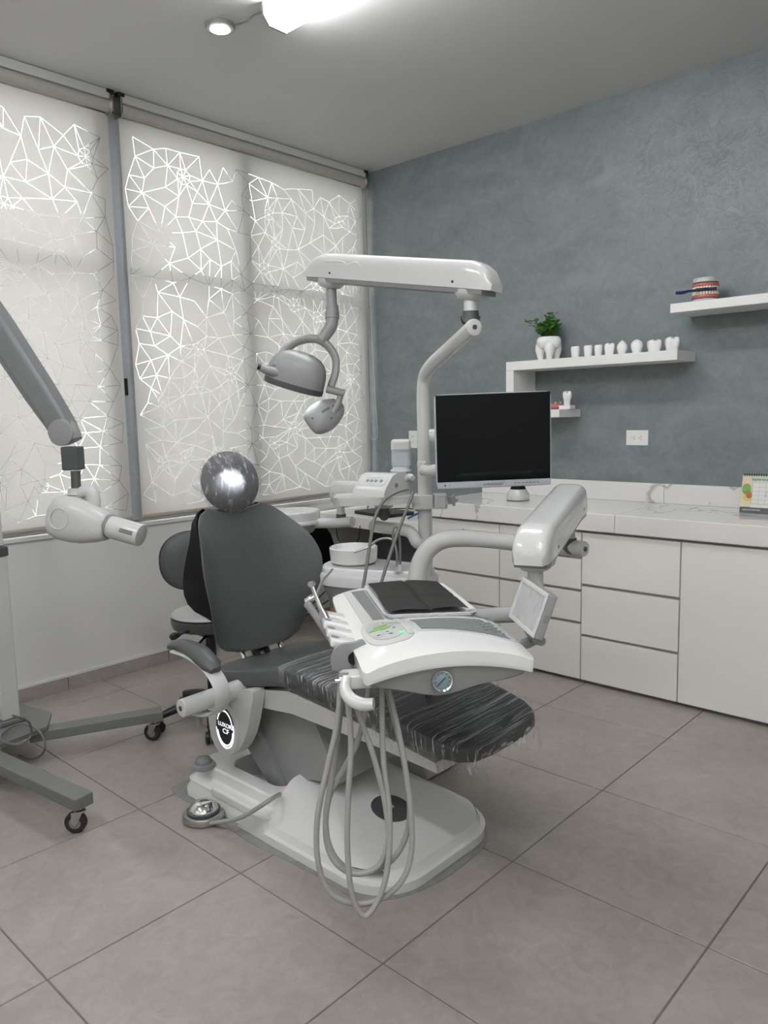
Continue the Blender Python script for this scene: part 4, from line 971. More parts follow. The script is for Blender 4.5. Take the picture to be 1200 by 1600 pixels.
for k in range(4): obj('push_button', lathe([(.001, .0035), (.0065, .0035), (.007, .0014), (.001, .0014)], 16, KM @ Matrix.Translation((.030-.019*k+(.005 if k == 0 else 0), .002, 0))), 'midgrey', cs)
for k in range(8): obj('panel_mark', box((-.040+k*.010, .017, .0014), (-.035+k*.010, .0183, .0017), m=KM), 'ink', cs, 0)
bq = at(627, 741, d=3.0)
bq.z = cc0.z+.086
bt_ = thing('water_bottle', 'clear plastic water bottle standing on the scaler console', 'bottle', bq)
BM_ = fr(bq, RH, (0, 0, 1))
obj('bottle_neck', loft([[BM_ @ V((x, y, z)) for x, y in sup(a, a*.8, 28, 3)] for a, z in ((.042, 0), (.042, .006), (.034, .010), (.033, .020))]), 'whitem', bt_)
obj('bottle_body', loft([[BM_ @ V((x, y, z)) for x, y in sup(a, a*.72, 36, 5)] for a, z in ((.036, .020), (.0385, .024), (.0385, .087))], False), 'clear', bt_)
obj('bottle_cap', loft([[BM_ @ V((x, y, z)) for x, y in sup(a, a*.72, 36, 5)] for a, z in ((.0385, .087), (.0385, .112), (.036, .121), (.030, .125), (.02, .1255))]), 'whitem', bt_)
obj('water', loft([[BM_ @ V((x, y, z)) for x, y in sup(.034, .024, 28, 5)] for z in (.0225, .075)]), 'lcd', bt_)
h0 = K @ V((-.06, .070, .058))
obj('hose_elbow', tube([h0, h0+(K.to_3x3() @ V((0, .02, .012))), h0+(K.to_3x3() @ V((.01, .04, .006)))], .011, 12, 4), 'whitem', cs)
obj('side_port', lathe([(.009, 0), (.009, .003), (.006, .003), (.006, .001), (.001, .001)], 18, fr(K @ V((.01, hw+.0002, .04)), K.to_3x3() @ V((1, 0, 0)), K.to_3x3() @ V((0, 1, 0)))), 'midgrey', cs)
hs_ = [at(638, 764, d=2.86), at(618, 770, d=2.84), at(598, 785, d=2.82), at(585, 812, d=2.80), at(578, 850, d=2.78), at(572, 890, d=2.76), at(566, 925, d=2.74), at(562, 960, d=2.72), at(575, 1000, d=2.66)]
obj('scaler_hose', tube(hs_, .006, 10, 5), 'hosedk', cs)
hs2 = [at(646, 768, d=2.86), at(638, 790, d=2.85), at(628, 815, d=2.84), at(615, 850, d=2.82), at(602, 890, d=2.78), at(592, 925, d=2.74), at(585, 960, d=2.72), at(588, 1000, d=2.66)]
obj('scaler_hose', tube(hs2, .006, 10, 5), 'hosedk', cs)

# ------------------------------------------------------------------ assistant arm with round tray
aa = thing('assistant_arm', 'white jointed assistant arm ending in a round ribbed tray behind the chair', 'equipment arm', (PX, PY, .9))
obj('lower_tube', tube([(PX, PY, .90), at(652, 848, d=2.93), at(645, 836, d=2.95), at(635, 829, d=2.97), at(610, 826, d=3.02), at(582, 822, d=3.08)], .0235, 18, 5), 'white', aa)
pA_ = at(600, 800, d=3.04); vcollar(pA_, .019, .030, 'tube_collar', aa)
B0, B1 = at(600, 783, d=3.04), at(531, 777, d=3.55)
obj('lower_post', cyl(pA_, B0, .0185, 18), 'whitem', aa)
balance_arm(aa, B0, B1, .09, .075, (.04, .05), (.06, .06))
pB_ = at(533, 808, d=3.55); vcollar(pB_, .0195, .030, 'tube_collar', aa); obj('upper_post', cyl(pB_, B1, .0185, 18), 'whitem', aa)
obj('upper_tube', tube([at(551, 815, d=3.50), at(525, 817, d=3.55), at(480, 818, d=3.62)], .0235, 18, 3), 'white', aa)
rc = at(455, 806, d=3.62); RM = Matrix.Translation(rc)
rt_ = obj('round_tray', lathe([(.10, -.078), (.115, -.06), (.122, -.036)], 40, RM), 'lightgrey', aa)
obj('tray_ring', lathe([(.12, -.036), (.142, -.034), (.145, -.026), (.142, -.018), (.135, -.016), (.137, .020), (.132, .026), (.124, .024), (.12, .018), (.001, .016)], 44, RM), 'white', aa)
for k in range(9):
    y = -.096+k*.024; hx = math.sqrt(max(0, .117**2-y*y)); o = obj('tray_rib', box((-hx, y-.006, .0165), (hx, y+.006, .022), .002, 1, RM @ Matrix.Rotation(.5, 4, 'Z')), 'whitem', aa)
# ------------------------------------------------------------------ delivery unit: arm, instrument table, screen
de = thing('delivery_unit', 'white instrument delivery table on a jointed arm over the chair leg rest', 'dental unit', (PX, PY, .8))
obj('swing_arm', tube([at(651, 945, d=2.79), at(651, 915, d=2.79), at(655, 885, d=2.79), at(668, 860, d=2.78), at(690, 845, d=2.76), at(722, 841, d=2.72), at(790, 846, d=2.58), at(907, 857, d=2.385)], [.034, .034, .034, .033, .032, .031, .0265, .0250], 26, 6), 'white', de)
e0 = at(907, 857, d=2.385); e1 = at(914, 858, d=2.373); ecap = obj('swing_arm_cap', tube([e0, e1], [.0262, .0235], 24, 1), 'whitem', de)
obj('cap_plug', tube([e1, at(915, 858, d=2.371)], .008, 14, 1), 'darkgrey', ecap)
F0, F1 = at(889, 800, d=2.41), at(836, 872, d=2.0)
balance_arm(de, F0, F1, .108, .085, (.075, .075), (.075, .10))
q0 = at(889, 848, d=2.41); vcollar(q0, .0205, .030, 'arm_collar', de); obj('arm_post', cyl(q0, F0, .019, 20), 'whitem', de)
obj('table_post', cyl(at(838, 962, d=2.0), F1, .0205, 22), 'whitem', de)
obj('table_arm', tube([at(846, 962, d=1.995), at(800, 960, d=2.03), at(735, 964, d=2.10)], .0215, 20, 3), 'lightgrey', de)
TA = math.radians(-37); TB = Matrix.Translation((2.576, -2.541, .848)) @ Matrix.Rotation(TA, 4, 'Z')
TL, TW = .362, .200
def tw(x):   # half width along the table
    e = max(0, (-.30-x)/.075); f = max(0, (x-.33)/.04)
    return TW*(math.sqrt(max(0, 1-min(1, e)**2))*.25+.75)*(1-.06*f*f) - .012*max(0, -x)/.36
def top(x, y):
    k = 1-min(1, (y/TW))**2 if y > -TW else 0
    f = max(0, min(1, (x-.02)/.14)); f = f*f*(3-2*f)
    return .034*k*f + .014*k*(1-f) - .010*max(0, (x-.26)/.1)**2
rings = []
for x in (-.372, -.366, -.352, -.33, -.29, -.2, -.1, -.02, .03, .08, .13, .2, .27, .32, .345, .358, .362):
    w = tw(x) - (.03 if x < -.37 else .012 if x < -.36 else .004 if x < -.35 else 0) - (.006 if x > .36 else 0); r = []
    th = .034 if -.36 < x < .36 else .022
    for i in range(21): y = -w+2*w*i/20; r.append(TB @ V((x, y, top(x, y)-(.004*abs((y/w))**10))))
    for i in range(20, -1, -1): y = -w+2*w*i/20; r.append(TB @ V((x, y*.985, top(x, y)*.9-th)))
    rings.append(r)
obj('table_shell', loft(rings), 'litwhite', de, 40)
# grey hull below
rings = []
for x, w, dz in ((-.33, .11, .055), (-.30, .14, .062), (0, .15, .07), (.2, .172, .072), (.32, .180, .072), (.345, .178, .070), (.352, .172, .066)):
    r = []
    for i in range(15): y = -w+2*w*i/14; r.append(TB @ V((x, y, top(x, y)*.85-.026)))
    for i in range(14, -1, -1):
        y = -w+2*w*i/14; g = math.exp(-((y+.02)/.075)**2)
        r.append(TB @ V((x-(.012 if x > .3 else 0), y, -dz-.022*g+.006+.012*(abs(y)/w)**4)))
    rings.append(r)
obj('table_hull', loft(rings), 'lightgrey', de, 40)
def patch(nm, quad, off, mt, par=de, nx=10, ny=10, thick=.003, corner=0):
    """pad conforming to the table top over a four-cornered area (back-left, back-right, front-right, front-left)"""
    a, b, c, d = [V(p) for p in quad]; bm = B(); gr_ = {}
    for lay, o in ((0, off-thick), (1, off)):
        for i in range(nx+1):
            for j in range(ny+1):
                s, t = i/nx, j/ny; p = (a*(1-t)+b*t)*(1-s)+(d*(1-t)+c*t)*s
                gr_[lay, i, j] = bm.verts.new(TB @ V((p.x, p.y, top(p.x, p.y)+o)))
    for i in range(nx):
        for j in range(ny):
            for lay in (0, 1): bm.faces.new([gr_[lay, i, j], gr_[lay, i+1, j], gr_[lay, i+1, j+1], gr_[lay, i, j+1]])
    for (k0, k1) in [((i, 0), (i+1, 0)) for i in range(nx)]+[((i, ny), (i+1, ny)) for i in range(nx)]+[((0, j), (0, j+1)) for j in range(ny)]+[((nx, j), (nx, j+1)) for j in range(ny)]:
        bm.faces.new([gr_[(0,)+k0], gr_[(0,)+k1], gr_[(1,)+k1], gr_[(1,)+k0]])
    return obj(nm, bm, mt, par, 40)
patch('mat_border', [(-.34, -.150), (-.34, -.082), (.055, -.082), (.045, -.148)], .0020, 'whitem')
patch('silicone_mat', [(-.33, -.128), (-.33, -.090), (.02, -.090), (.01, -.118)], .0035, 'mattex')
patch('silicone_mat', [(-.30, .160), (-.30, .180), (.05, .186), (.02, .150)], .0035, 'mattex')
patch('front_recess', [(.055, -.045), (.05, .172), (.285, .178), (.215, -.045)], .0018, 'whitem')
rm_ = patch('silicone_mat', [(.085, -.035), (.075, .155), (.265, .172), (.205, -.032)], .0034, 'mattex', nx=14, ny=14)
for k in range(5):
    for l in range(3): 
        x, y = .11+.026*k+.010*l, .125+.018*l; obj('grip_dot', lathe([(.001, .0065), (.006, .006), (.008, .0034), (.001, .0034)], 6, TB @ Matrix.Translation((x, y, top(x, y)))), 'mattex', rm_)
# instrument tray insert: bowl with raised lip
it = B(); P0 = rpoly(-.355, .025, -.085, .170, .03)
lift = lambda P, z: [TB @ V((x, y, top(-.1, y)*1.0+z)) for x, y in P]
obj('tray_insert', loft([lift(grow(P0, -.006), .002), lift(P0, .010), lift(grow(P0, .004), .013), lift(grow(P0, -.002), .013), lift(grow(P0, -.010), .006)], True, it), 'litwhite', de, 40)
# paper bib lying in the tray
bb_ = B(); NXb, NYb = 44, 40; g2 = {}
for i in range(NXb+1):
    for j in range(NYb+1):
        s, t = i/NXb, j/NYb; x = -.352+.358*s+.004*math.sin(7*t); y = -.073+.222*t+.003*math.sin(5*s)
        z = top(-.1, y)+.0175-.005*math.exp(-((t-.52)/.02)**2)-.005*math.exp(-((s-.55)/.02)**2)+.002*math.sin(6*s+3*t)+.003*max(0, s-.9)/.1*math.sin(9*t)
        g2[i, j] = bb_.verts.new(TB @ V((x, y, z)))
for i in range(NXb):
    for j in range(NYb): bb_.faces.new((g2[i, j], g2[i+1, j], g2[i+1, j+1], g2[i, j+1]))
bmesh.ops.solidify(bb_, geom=bb_.faces[:], thickness=.0012)
tag(obj('paper_bib', bb_, 'bib', smooth=60), 'folded charcoal paper bib lying in the instrument tray', 'paper bib')
# control panel
def conform(nm, poly, off, th, mt, par):
    n = len(poly); cx = sum(p[0] for p in poly)/n; cy = sum(p[1] for p in poly)/n
    R_ = [[TB @ V((cx+(x-cx)*k, cy+(y-cy)*k, top(cx+(x-cx)*k, cy+(y-cy)*k)+o)) for x, y in poly] for k, o in ((1, off-th), (1, off), (.7, off), (.35, off), (.02, off))]
    return obj(nm, loft(R_), mt, par, 40)
cpo = [(.15+x, -.108+y) for x, y in sup(.118, .058, 32, 3)]
cpn = conform('control_panel', cpo, .0025, .004, 'whitem', de)
conform('panel_membrane', [(.145+x, -.112+y) for x, y in sup(.092, .042, 32, 2.4)], .0042, .002, 'lcd', cpn)
for k, (x, y, rx, ry) in enumerate([(.145, -.135, .034, .008), (.120, -.118, .034, .008), (.150, -.112, .030, .007)]): 
    c_, s_n = math.cos(.55), math.sin(.55); P = [(x+(a*c_-b*s_n)*.8, y+(a*s_n+b*c_)) for a, b in sup(ry*1.3, rx*.62, 18, 2)]
    conform('green_key', P, .0052, .001, 'green', cpn)
for x, y in ((.195, -.135), (.185, -.112), (.165, -.092), (.08, -.105)): 
    k_ = conform('panel_key', [(x+a, y+b) for a, b in sup(.011, .009, 16, 2)], .0052, .001, 'whitem', cpn); conform('key_mark', [(x+a, y+b) for a, b in sup(.003, .005, 10, 2)], .0058, .0006, 'ink', k_)
conform('status_led', [(.212+a, -.083+b) for a, b in sup(.007, .006, 14, 2)], .0056, .0014, 'ledgreen', cpn)
conform('panel_bar', [(.135+a, -.062+b) for a, b in sup(.10, .008, 24, 8)], .0050, .003, 'whitem', de)
text('panel_figures', '485', .010, TB @ Matrix.Translation((.205, -.105, top(.205, -.105)+.0046)) @ Matrix.Rotation(PI/2, 4, 'Z'), 'ink', cpn)
# pressure gauge + knob on the short side
gm_ = TB @ fr((.341, -.02, -.046), (0, 1, 0), (1, 0, .10))
ga = obj('pressure_gauge', lathe([(.0205, .010), (.0205, .014), (.0235, .016), (.0245, .012), (.0245, -.006), (.0205, -.006)], 32, gm_, None, True), 'chrome', de)
obj('gauge_face', lathe([(.0205, .0125), (.001, .0125), (.001, .0115), (.0205, .0115)], 28, gm_), 'gaugeface', ga)
obj('gauge_needle', box((-.014, -.0009, .0131), (.010, .0009, .0137), 0, 1, gm_ @ Matrix.Rotation(.75, 4, 'Z')), 'ink', ga, 0)
for k in range(9):
    a = -2.3+4.6*k/8+PI/2; obj('gauge_tick', box((.0145, -.0006, .0131), (.0185, .0006, .0135), 0, 1, gm_ @ Matrix.Rotation(a, 4, 'Z')), 'ink', ga, 0)
obj('drain_knob', lathe([(.001, -.022), (.006, -.022), (.0065, -.018), (.0055, -.012), (.008, -.010), (.008, 0), (.001, 0)], 16, TB @ Matrix.Translation((.325, -.045, -.082))), 'black', de)
# instrument holder on the long side
for k in range(4):
    x = -.10+.082*k
    obj('holder_finger', box((-.022, -.080, -.010), (.030, .0, .012), .008, 3, TB @ Matrix.Translation((x, -.172, -.014)) @ Matrix.Rotation(-.25, 4, 'X')), 'litwhite', de)
    obj('holder_notch', lathe([(.001, .0122), (.011, .0122), (.011, .0128), (.001, .0128)], 16, TB @ Matrix.Translation((x, -.172, -.014)) @ Matrix.Rotation(-.25, 4, 'X') @ Matrix.Translation((.004, -.068, 0))), 'midgrey', de)
obj('holder_bar', tube([TB @ V((-.16, -.178, -.045)), TB @ V((.24, -.182, -.045))], .018, 14, 1), 'lightgrey', de)
hpw = [(p.x, p.y) for p in smoothpath([V(p+(0,)) for p in ((-.050, -.032), (-.053, -.004), (-.036, .027), (.0, .032), (.03, .032), (.03, -.032), (-.050, -.032))], 4)[:-1]]
PLM = TB @ fr((.215, -.195, -.022), (0, 1, 0), (1, 0, 0))
PLM = TB @ Matrix(((0, 0, 1, .205), (1, 0, 0, -.200), (0, 1, 0, -.018), (0, 0, 0, 1)))
obj('holder_end_plate', prism(hpw, -.006, .006, PLM, .002, 1), 'lightgrey', de); obj('end_plate_hole', lathe([(.001, .0062), (.017, .0062), (.017, .0072), (.001, .0072)], 24, PLM @ Matrix.Translation((.004, -.006, 0))), 'black', de)
obj('holder_bracket', box((.262, -.238, -.062), (.318, -.15, -.030), .006, 2, TB), 'white', de)
obj('holder_hook', tube([TB @ V((.312, -.230, -.032)), TB @ V((.325, -.236, -.052)), TB @ V((.345, -.228, -.070)), TB @ V((.365, -.205, -.078)), TB @ V((.375, -.180, -.076))], [.010, .013, .015, .015, .013], 14, 6), 'white', de)
obj('bracket_bolt', lathe([(.001, .016), (.005, .016), (.005, .006), (.009, .006), (.009, 0), (.001, 0)], 14, TB @ fr((.29, -.238, -.048), (1, 0, 0), (0, -1, 0))), 'chrome', de)
# hoses
HZ = [
 ([(534, 1050), (532, 1070), (527, 1130), (512, 1197), (497, 1270), (495, 1330), (505, 1377), (527, 1403), (563, 1412), (600, 1402), (630, 1373), (643, 1330), (642, 1270), (633, 1197), (620, 1130), (605, 1070), (600, 1045)], 1.75, 1.80),
 ([(540, 1050), (540, 1070), (547, 1130), (548, 1180), (544, 1247), (543, 1330), (550, 1397), (567, 1430), (583, 1420), (600, 1383), (608, 1330), (608, 1263), (600, 1197), (597, 1130), (597, 1070), (597, 1045)], 1.73, 1.79),
 ([(545, 1050), (549, 1072), (563, 1123), (580, 1170), (598, 1237), (607, 1297), (603, 1330), (587, 1357), (553, 1365), (522, 1345), (509, 1305), (514, 1247), (538, 1200), (557, 1163), (569, 1120), (577, 1070), (578, 1045)], 1.755, 1.82),
 ([(536, 1050), (535, 1080), (526, 1163), (516, 1230), (509, 1275), (514, 1320), (535, 1352), (570, 1364), (605, 1350), (630, 1318), (640, 1275), (636, 1225), (626, 1165), (611, 1105), (604, 1065), (602, 1045)], 1.78, 1.82)]
for P, da, db in HZ:
    obj('instrument_hose', tube([at(x, y, d=da+(db-da)*i/(len(P)-1)) for i, (x, y) in enumerate(P)], .0068, 10, 5), 'hose', de)
# handpieces resting in the holder
hp1 = thing('dental_handpiece', 'slim silver dental handpiece with a small round head in the holder', 'handpiece', at(523, 1003, d=2.02))
obj('handpiece_body', tube([at(526, 1010, d=1.98), at(522, 1000, d=2.0), at(508, 966, d=2.06), at(503, 954, d=2.08)], [.0105, .0115, .0115, .008], 16, 4), 'steel', hp1)
obj('handpiece_neck', tube([at(503, 955, d=2.08), at(495, 935, d=2.11), at(488, 917, d=2.14)], [.0078, .0066, .006], 14, 4), 'steel', hp1)
obj('handpiece_head', cyl(at(485, 913, d=2.135), at(489, 912, d=2.155), .0085, 16, .002), 'steel', hp1)
obj('handpiece_hose_end', tube([at(526, 1010, d=1.98), at(531, 1024, d=1.93), at(536, 1045, d=1.85)], .0072, 12, 3), 'hose', hp1)
hp2 = thing('air_water_syringe', 'silver three-way syringe with a bent nozzle in the holder', 'syringe', at(533, 1020, d=2.06))
obj('syringe_body', tube([at(534, 1022, d=1.98), at(520, 1003, d=2.03), at(505, 980, d=2.08), at(490, 957, d=2.13), at(481, 944, d=2.16)], [.007, .009, .010, .011, .012], 14, 4), 'midgrey', hp2)
obj('syringe_head', tube([at(478, 941, d=2.165), at(486, 936, d=2.165), at(495, 931, d=2.165)], [.010, .012, .009], 14, 4), 'chrome', hp2)
obj('syringe_nozzle', tube([at(494, 932, d=2.165), at(498, 920, d=2.18), at(504, 907, d=2.20), at(514, 896, d=2.22), at(520, 889, d=2.23)], [.0042, .0036, .003], 10, 4), 'chrome', hp2)
obj('syringe_hose', tube([at(534, 1022, d=1.98), at(540, 1040, d=1.88), at(545, 1056, d=1.80)], .0066, 10, 3), 'hose', hp2)
# small tilted screen
dirv = (F-RT*(150/FPX)+UP*(150/FPX)); su_ = V((-dirv.x, -dirv.y, 0)).normalized(); sn_ = V((0, 0, 1)).cross(su_)
if sn_.dot(RH) > 0: sn_ = -sn_
sv_ = (V((0, 0, 1))*math.cos(.34)-sn_*math.sin(.34)); sn_ = su_.cross(sv_) if su_.cross(sv_).dot(RH) < 0 else sv_.cross(su_)
sc_ = at(826, 947, d=1.84)
SS = Matrix(((su_.x, sv_.x, sn_.x, sc_.x), (su_.y, sv_.y, sn_.y, sc_.y), (su_.z, sv_.z, sn_.z, sc_.z), (0, 0, 0, 1)))
obj('screen_case', box((-.098, -.054, -.022), (.098, .054, 0), .004, 2, SS), 'lightgrey', de)
lw_ = .010
fr_ = None
for a in ((-.098, -.054, .098, -.044), (-.098, .042, .098, .054), (-.098, -.044, -.084, .042), (.086, -.044, .098, .042)): fr_ = box((a[0], a[1], .0002), (a[2], a[3], .004), .001, 1, SS, fr_)
obj('screen_frame', fr_, 'whitem', de)
obj('screen_panel', box((-.084, -.044, .0002), (.086, .042, .0015), 0, 1, SS), 'lcd', de)
fl_ = B(); g3 = {}
for i in range(17):
    for j in range(11):
        x, y = -.083+.168*i/16, -.043+.084*j/10; z = .0030+.0035*max(0, -y/.043)**1.5*math.sin(i*1.7+j)*.7+.0012*math.sin(i*.9+j*1.4)
        g3[i, j] = fl_.verts.new(SS @ V((x, y, max(.0018, z))))
for i in range(16):
    for j in range(10): fl_.faces.new((g3[i, j], g3[i+1, j], g3[i+1, j+1], g3[i, j+1]))
tag(obj('screen_film', fl_, 'capfilm', smooth=20), 'wrinkled clear protective film on the small tilted table screen', 'plastic film')
obj('screen_switch', box((.0985, -.012, -.016), (.0995, .006, -.006), 0, 1, SS), 'midgrey', de, 0)
mk = at(838, 998, d=1.85)
obj('screen_bracket', tube([SS @ V((.02, -.05, -.012)), at(833, 1000, d=1.87), TB @ V((.25, .192, -.012))], .013, 12, 4), 'lightgrey', de)
obj('screen_knob', cyl(at(846, 1002, d=1.80), at(838, 1000, d=1.84), .011, 16, .002), 'midgrey', de)

# ------------------------------------------------------------------ mobile x-ray unit
xr = thing('mobile_xray', 'mobile dental x-ray unit on a white post with grey wheeled legs', 'x-ray unit', (.62, -2.92, 0))
xp = V((.625, -2.885, 0))
def xleg(p0, p1, nm='leg'):
    d = (p1-p0).normalized(); L_ = (p1-p0).length; m = fr(p0, d, (0, 0, 1))
    l = obj(nm, box((0, -.036, -.022), (L_, .036, .022), .005, 2, m), 'xgrey', xr)
    return d
def caster(p, ang, par=xr, R=.037, fork='steel', wheel='darkgrey'):
    c = obj('caster', lathe([(.001, 0), (.010, 0), (.010, -.012), (.020, -.014), (.021, -.020), (.001, -.020)], 18, Matrix.Translation(p)), fork, par)
    d = V((math.cos(ang), math.sin(ang), 0)); sd = V((-d.y, d.x, 0)); ax = V((p.x, p.y, R+.0005))+d*.016
    obj('wheel', lathe([(.020, -.012), (.024, -.0125), (R-.003, -.0125), (R, -.008), (R, .008), (R-.003, .0125), (.024, .0125), (.020, .012)], 26, fr(ax, d, sd), None, True), 'rubber', c)
    obj('wheel_hub', lathe([(.001, -.014), (.007, -.014), (.007, -.0122), (.0235, -.0115), (.0235, .0115), (.007, .0122), (.007, .014), (.001, .014)], 22, fr(ax, d, sd)), 'midgrey', c)
    for s in (-1, 1):
        P = [p+d*-.014+V((0, 0, -.018)), p+d*.024+V((0, 0, -.018)), ax+d*.010+V((0, 0, .004)), ax+d*0+V((0, 0, -.010)), ax-d*.010+V((0, 0, .0))]
        obj('fork', loft([[q+sd*(.0150*s) for q in P], [q+sd*(.0172*s) for q in P]]), fork, c, 30)
zl = .118
a0, a1 = V((.74, -2.85, zl)), V((.955, -2.365, zl)); xleg(a0, a1)
b0, b1 = V((.74, -3.055, zl)), V((1.45, -2.965, zl)); xleg(b0, b1)
caster(V((a1.x-.012, a1.y-.03, zl-.0225)), 3.6); caster(V((b1.x-.03, b1.y-.004, zl-.0225)), 3.9)
xleg(V((.45, -2.90, zl-.001)), V((.20, -2.74, zl-.001))); caster(V((.225, -2.755, zl-.0235)), 3.6)
obj('base_plate', prism([(.40, -2.78), (.66, -2.72), (.80, -2.80), (.84, -3.00), (.72, -3.10), (.45, -3.06)], zl+.0225, zl+.040, I4, .003, 1), 'xgrey', xr)
obj('post_foot', box((xp.x-.05, xp.y-.05, zl+.0405), (xp.x+.05, xp.y+.05, zl+.060), .004, 2), 'xgrey', xr)
obj('post', box((xp.x-.036, xp.y-.036, zl+.0605), (xp.x+.036, xp.y+.036, .86), .006, 2), 'whitem', xr)
obj('post_collar', box((xp.x-.041, xp.y-.041, .8605), (xp.x+.041, xp.y+.041, .90), .005, 2), 'darkgrey', xr)
obj('upper_post', box((xp.x-.029, xp.y-.029, .9005), (xp.x+.029, xp.y+.029, 1.97), .006, 2), 'whitem', xr)
obj('power_cord', tube([at(20, 1118, z=.30), at(45, 1128, z=.24), at(48, 1150, z=.17), at(30, 1163, z=.175), at(4, 1158, z=.175), at(4, 1146, z=.175), at(30, 1131, z=.18), at(58, 1140, z=.17), at(70, 1160, z=.13), at(66, 1178, z=.07), at(48, 1186, z=.012), at(28, 1180, z=.008)], .0045, 8, 6), 'xgrey', xr)
XA = at(112, 688, d=3.0); XT = V((.61, -2.895, 1.95)); da_ = (XA-XT).normalized()
sdx = da_.cross(V((0, 0, 1))).normalized(); upx = sdx.cross(da_)
def xsec(c, w, h, e=6): return [c+sdx*a+upx*b for a, b in sup(w, h, 24, e)]
Lx = (XA-XT).length
obj('upper_arm', loft([xsec(XT+da_*s*Lx, w, h) for s, w, h in ((.0, .045, .052), (.3, .047, .058), (.7, .046, .054), (.92, .042, .046), (.99, .036, .038))]), 'xarm', xr, 40)
obj('arm_side_strip', loft([[XT+da_*s*Lx+sdx*a+upx*b for a, b in ((-.0475, -.03), (.0475, -.03), (.0475, -.036), (-.0475, -.036))] for s in (.05, .85)]), 'xgrey', xr, 30)
obj('arm_joint', tube([XA-da_*.085+upx*.006, XA-da_*.03+upx*.004, XA+da_*.005], [.040, .044, .040], 20, 4), 'lightgrey', xr)
obj('joint_cap', lathe([(.052, 0), (.052, .006), (.044, .010), (.001, .010)], 26, fr(XA-da_*.038+(sdx*.036 if sdx.dot(CAM-XA) > 0 else -sdx*.036), da_, (sdx if sdx.dot(CAM-XA) > 0 else -sdx))), 'lightgrey', xr)
XJ = at(114, 716, d=3.0)
obj('arm_socket', box((-.034, -.034, -.046), (.034, .034, .046), .006, 2, fr(XJ, RH, (0, 0, 1))), 'darkgrey', xr)
obj('socket_stem', cyl(at(118, 736, d=3.0), at(119, 766, d=3.0), .0185, 20), 'darkgrey', xr)
obj('swivel_ring', lathe([(.026, -.014), (.030, -.010), (.026, -.004), (.025, .012), (.02, .014)], 26, Matrix.Translation(at(117, 768, d=3.0))), 'whitem', xr)
obj('swivel_arm', tube([at(119, 774, d=3.0), at(132, 768, d=3.0), at(143, 770, d=3.0), at(147, 785, d=3.0), at(146, 800, d=3.0)], [.020, .024, .026, .026, .024], 18, 5), 'whitem', xr)
hx0, hx1 = at(83, 806, d=3.02), at(170, 821, d=2.99); hd_ = (hx1-hx0).normalized(); hl = (hx1-hx0).length
hup = (UP-hd_*UP.dot(hd_)).normalized(); hsd = hd_.cross(hup)
rings = []
for s, w, h, o in ((-.03, .02, .025, -.004), (.0, .05, .055, -.002), (.06, .065, .076, 0), (.2, .078, .090, .002), (.4, .082, .092, .002), (.6, .076, .085, -.002), (.8, .064, .070, -.006), (.95, .053, .055, -.008), (1.0, .047, .048, -.008), (1.01, .03, .03, -.008)):
    rings.append([hx0+hd_*s*hl+hsd*a+hup*(b+o) for a, b in sup(w, h, 30, 2.7)])
xh = obj('tube_head', loft(rings), 'whitem', xr, 60)
fside = hsd if hsd.dot(CAM-hx0) > 0 else -hsd
obj('head_disc', lathe([(.035, 0), (.039, .002), (.041, .002), (.041, -.004), (.036, -.004)], 32, fr(hx0+hd_*.30*hl+fside*.0795, hd_, fside), None, True), 'whitem', xr)
c0x, c1x = at(165, 819, d=2.99)-hup*.004, at(225, 838, d=2.96); cd_ = (c1x-c0x).normalized()
obj('cone_ring', tube([c0x+cd_*.008, c0x+cd_*.024], .0475, 28, 1), 'midgrey', xr)
cn = obj('cone', loft([[c0x+cd_*s+(fr((0, 0, 0), cd_, hup).to_3x3() @ V((0, r*math.cos(a), r*math.sin(a)))) for a in [2*PI*i/32 for i in range(32)]] for s, r in ((.0242, .045), (.10, .0445), (.150, .044), (.156, .042), (.158, .030), (.158, .002))], True), 'white', xr)
for k in range(3):
    R3 = fr((0, 0, 0), cd_, hup).to_3x3(); sg = 1 if (R3 @ V((0, 1, 0))).dot(CAM-c0x) > 0 else -1
    p = [c0x+cd_*s_q+R3 @ V((0, sg*.0446*math.cos(.10+.13*(k-1)), .0446*math.sin(.10+.13*(k-1)))) for s_q in (.085, .14)]
    obj('printed_line', tube(p, .0016, 6, 1), 'ink', cn)

# ------------------------------------------------------------------ dentist stool
sc0 = V((.96, -2.10, 0)); stl = thing('dentist_stool', 'grey operator stool with a round backrest and black wheeled base', 'stool', sc0)
obj('seat', lathe([(.001, .452), (.14, .452), (.165, .462), (.172, .485), (.172, .505), (.160, .515)], 40, Matrix.Translation(sc0)), 'leather', stl)
obj('seat_top', lathe([(.160, .515), (.171, .518), (.165, .528), (.12, .535), (.001, .537)], 40, Matrix.Translation(sc0)), 'whitem', stl)
obj('gas_column', cyl(sc0+V((0, 0, .12)), sc0+V((0, 0, .45)), .024, 18), 'black', stl)
obj('mechanism', box((-.07, -.05, .415), (.07, .05, .452), .006, 2, Matrix.Translation(sc0)), 'black', stl)
for k in range(5):
    a = 2*PI*k/5+4.36; d = V((math.cos(a), math.sin(a), 0))
    ar_ = obj('base_arm', tube([sc0+V((0, 0, .115)), sc0+d*.12+V((0, 0, .105)), sc0+d*.25+V((0, 0, .072))], [.030, .022, .016], 12, 4), 'black', stl)
    p = sc0+d*.255+V((0, 0, .058)); cst = obj('caster', cyl(p, p+V((0, 0, .022)), .012, 12), 'black', stl)
    sdv = V((-d.y, d.x, 0))
    for s in (-1, 1): obj('wheel', lathe([(.010, -.009), (.024, -.009), (.028, -.004), (.028, .006), (.024, .009), (.004, .009)], 18, fr(V((p.x, p.y, .0285))+sdv*.013*s, d, sdv)), 'black', cst)
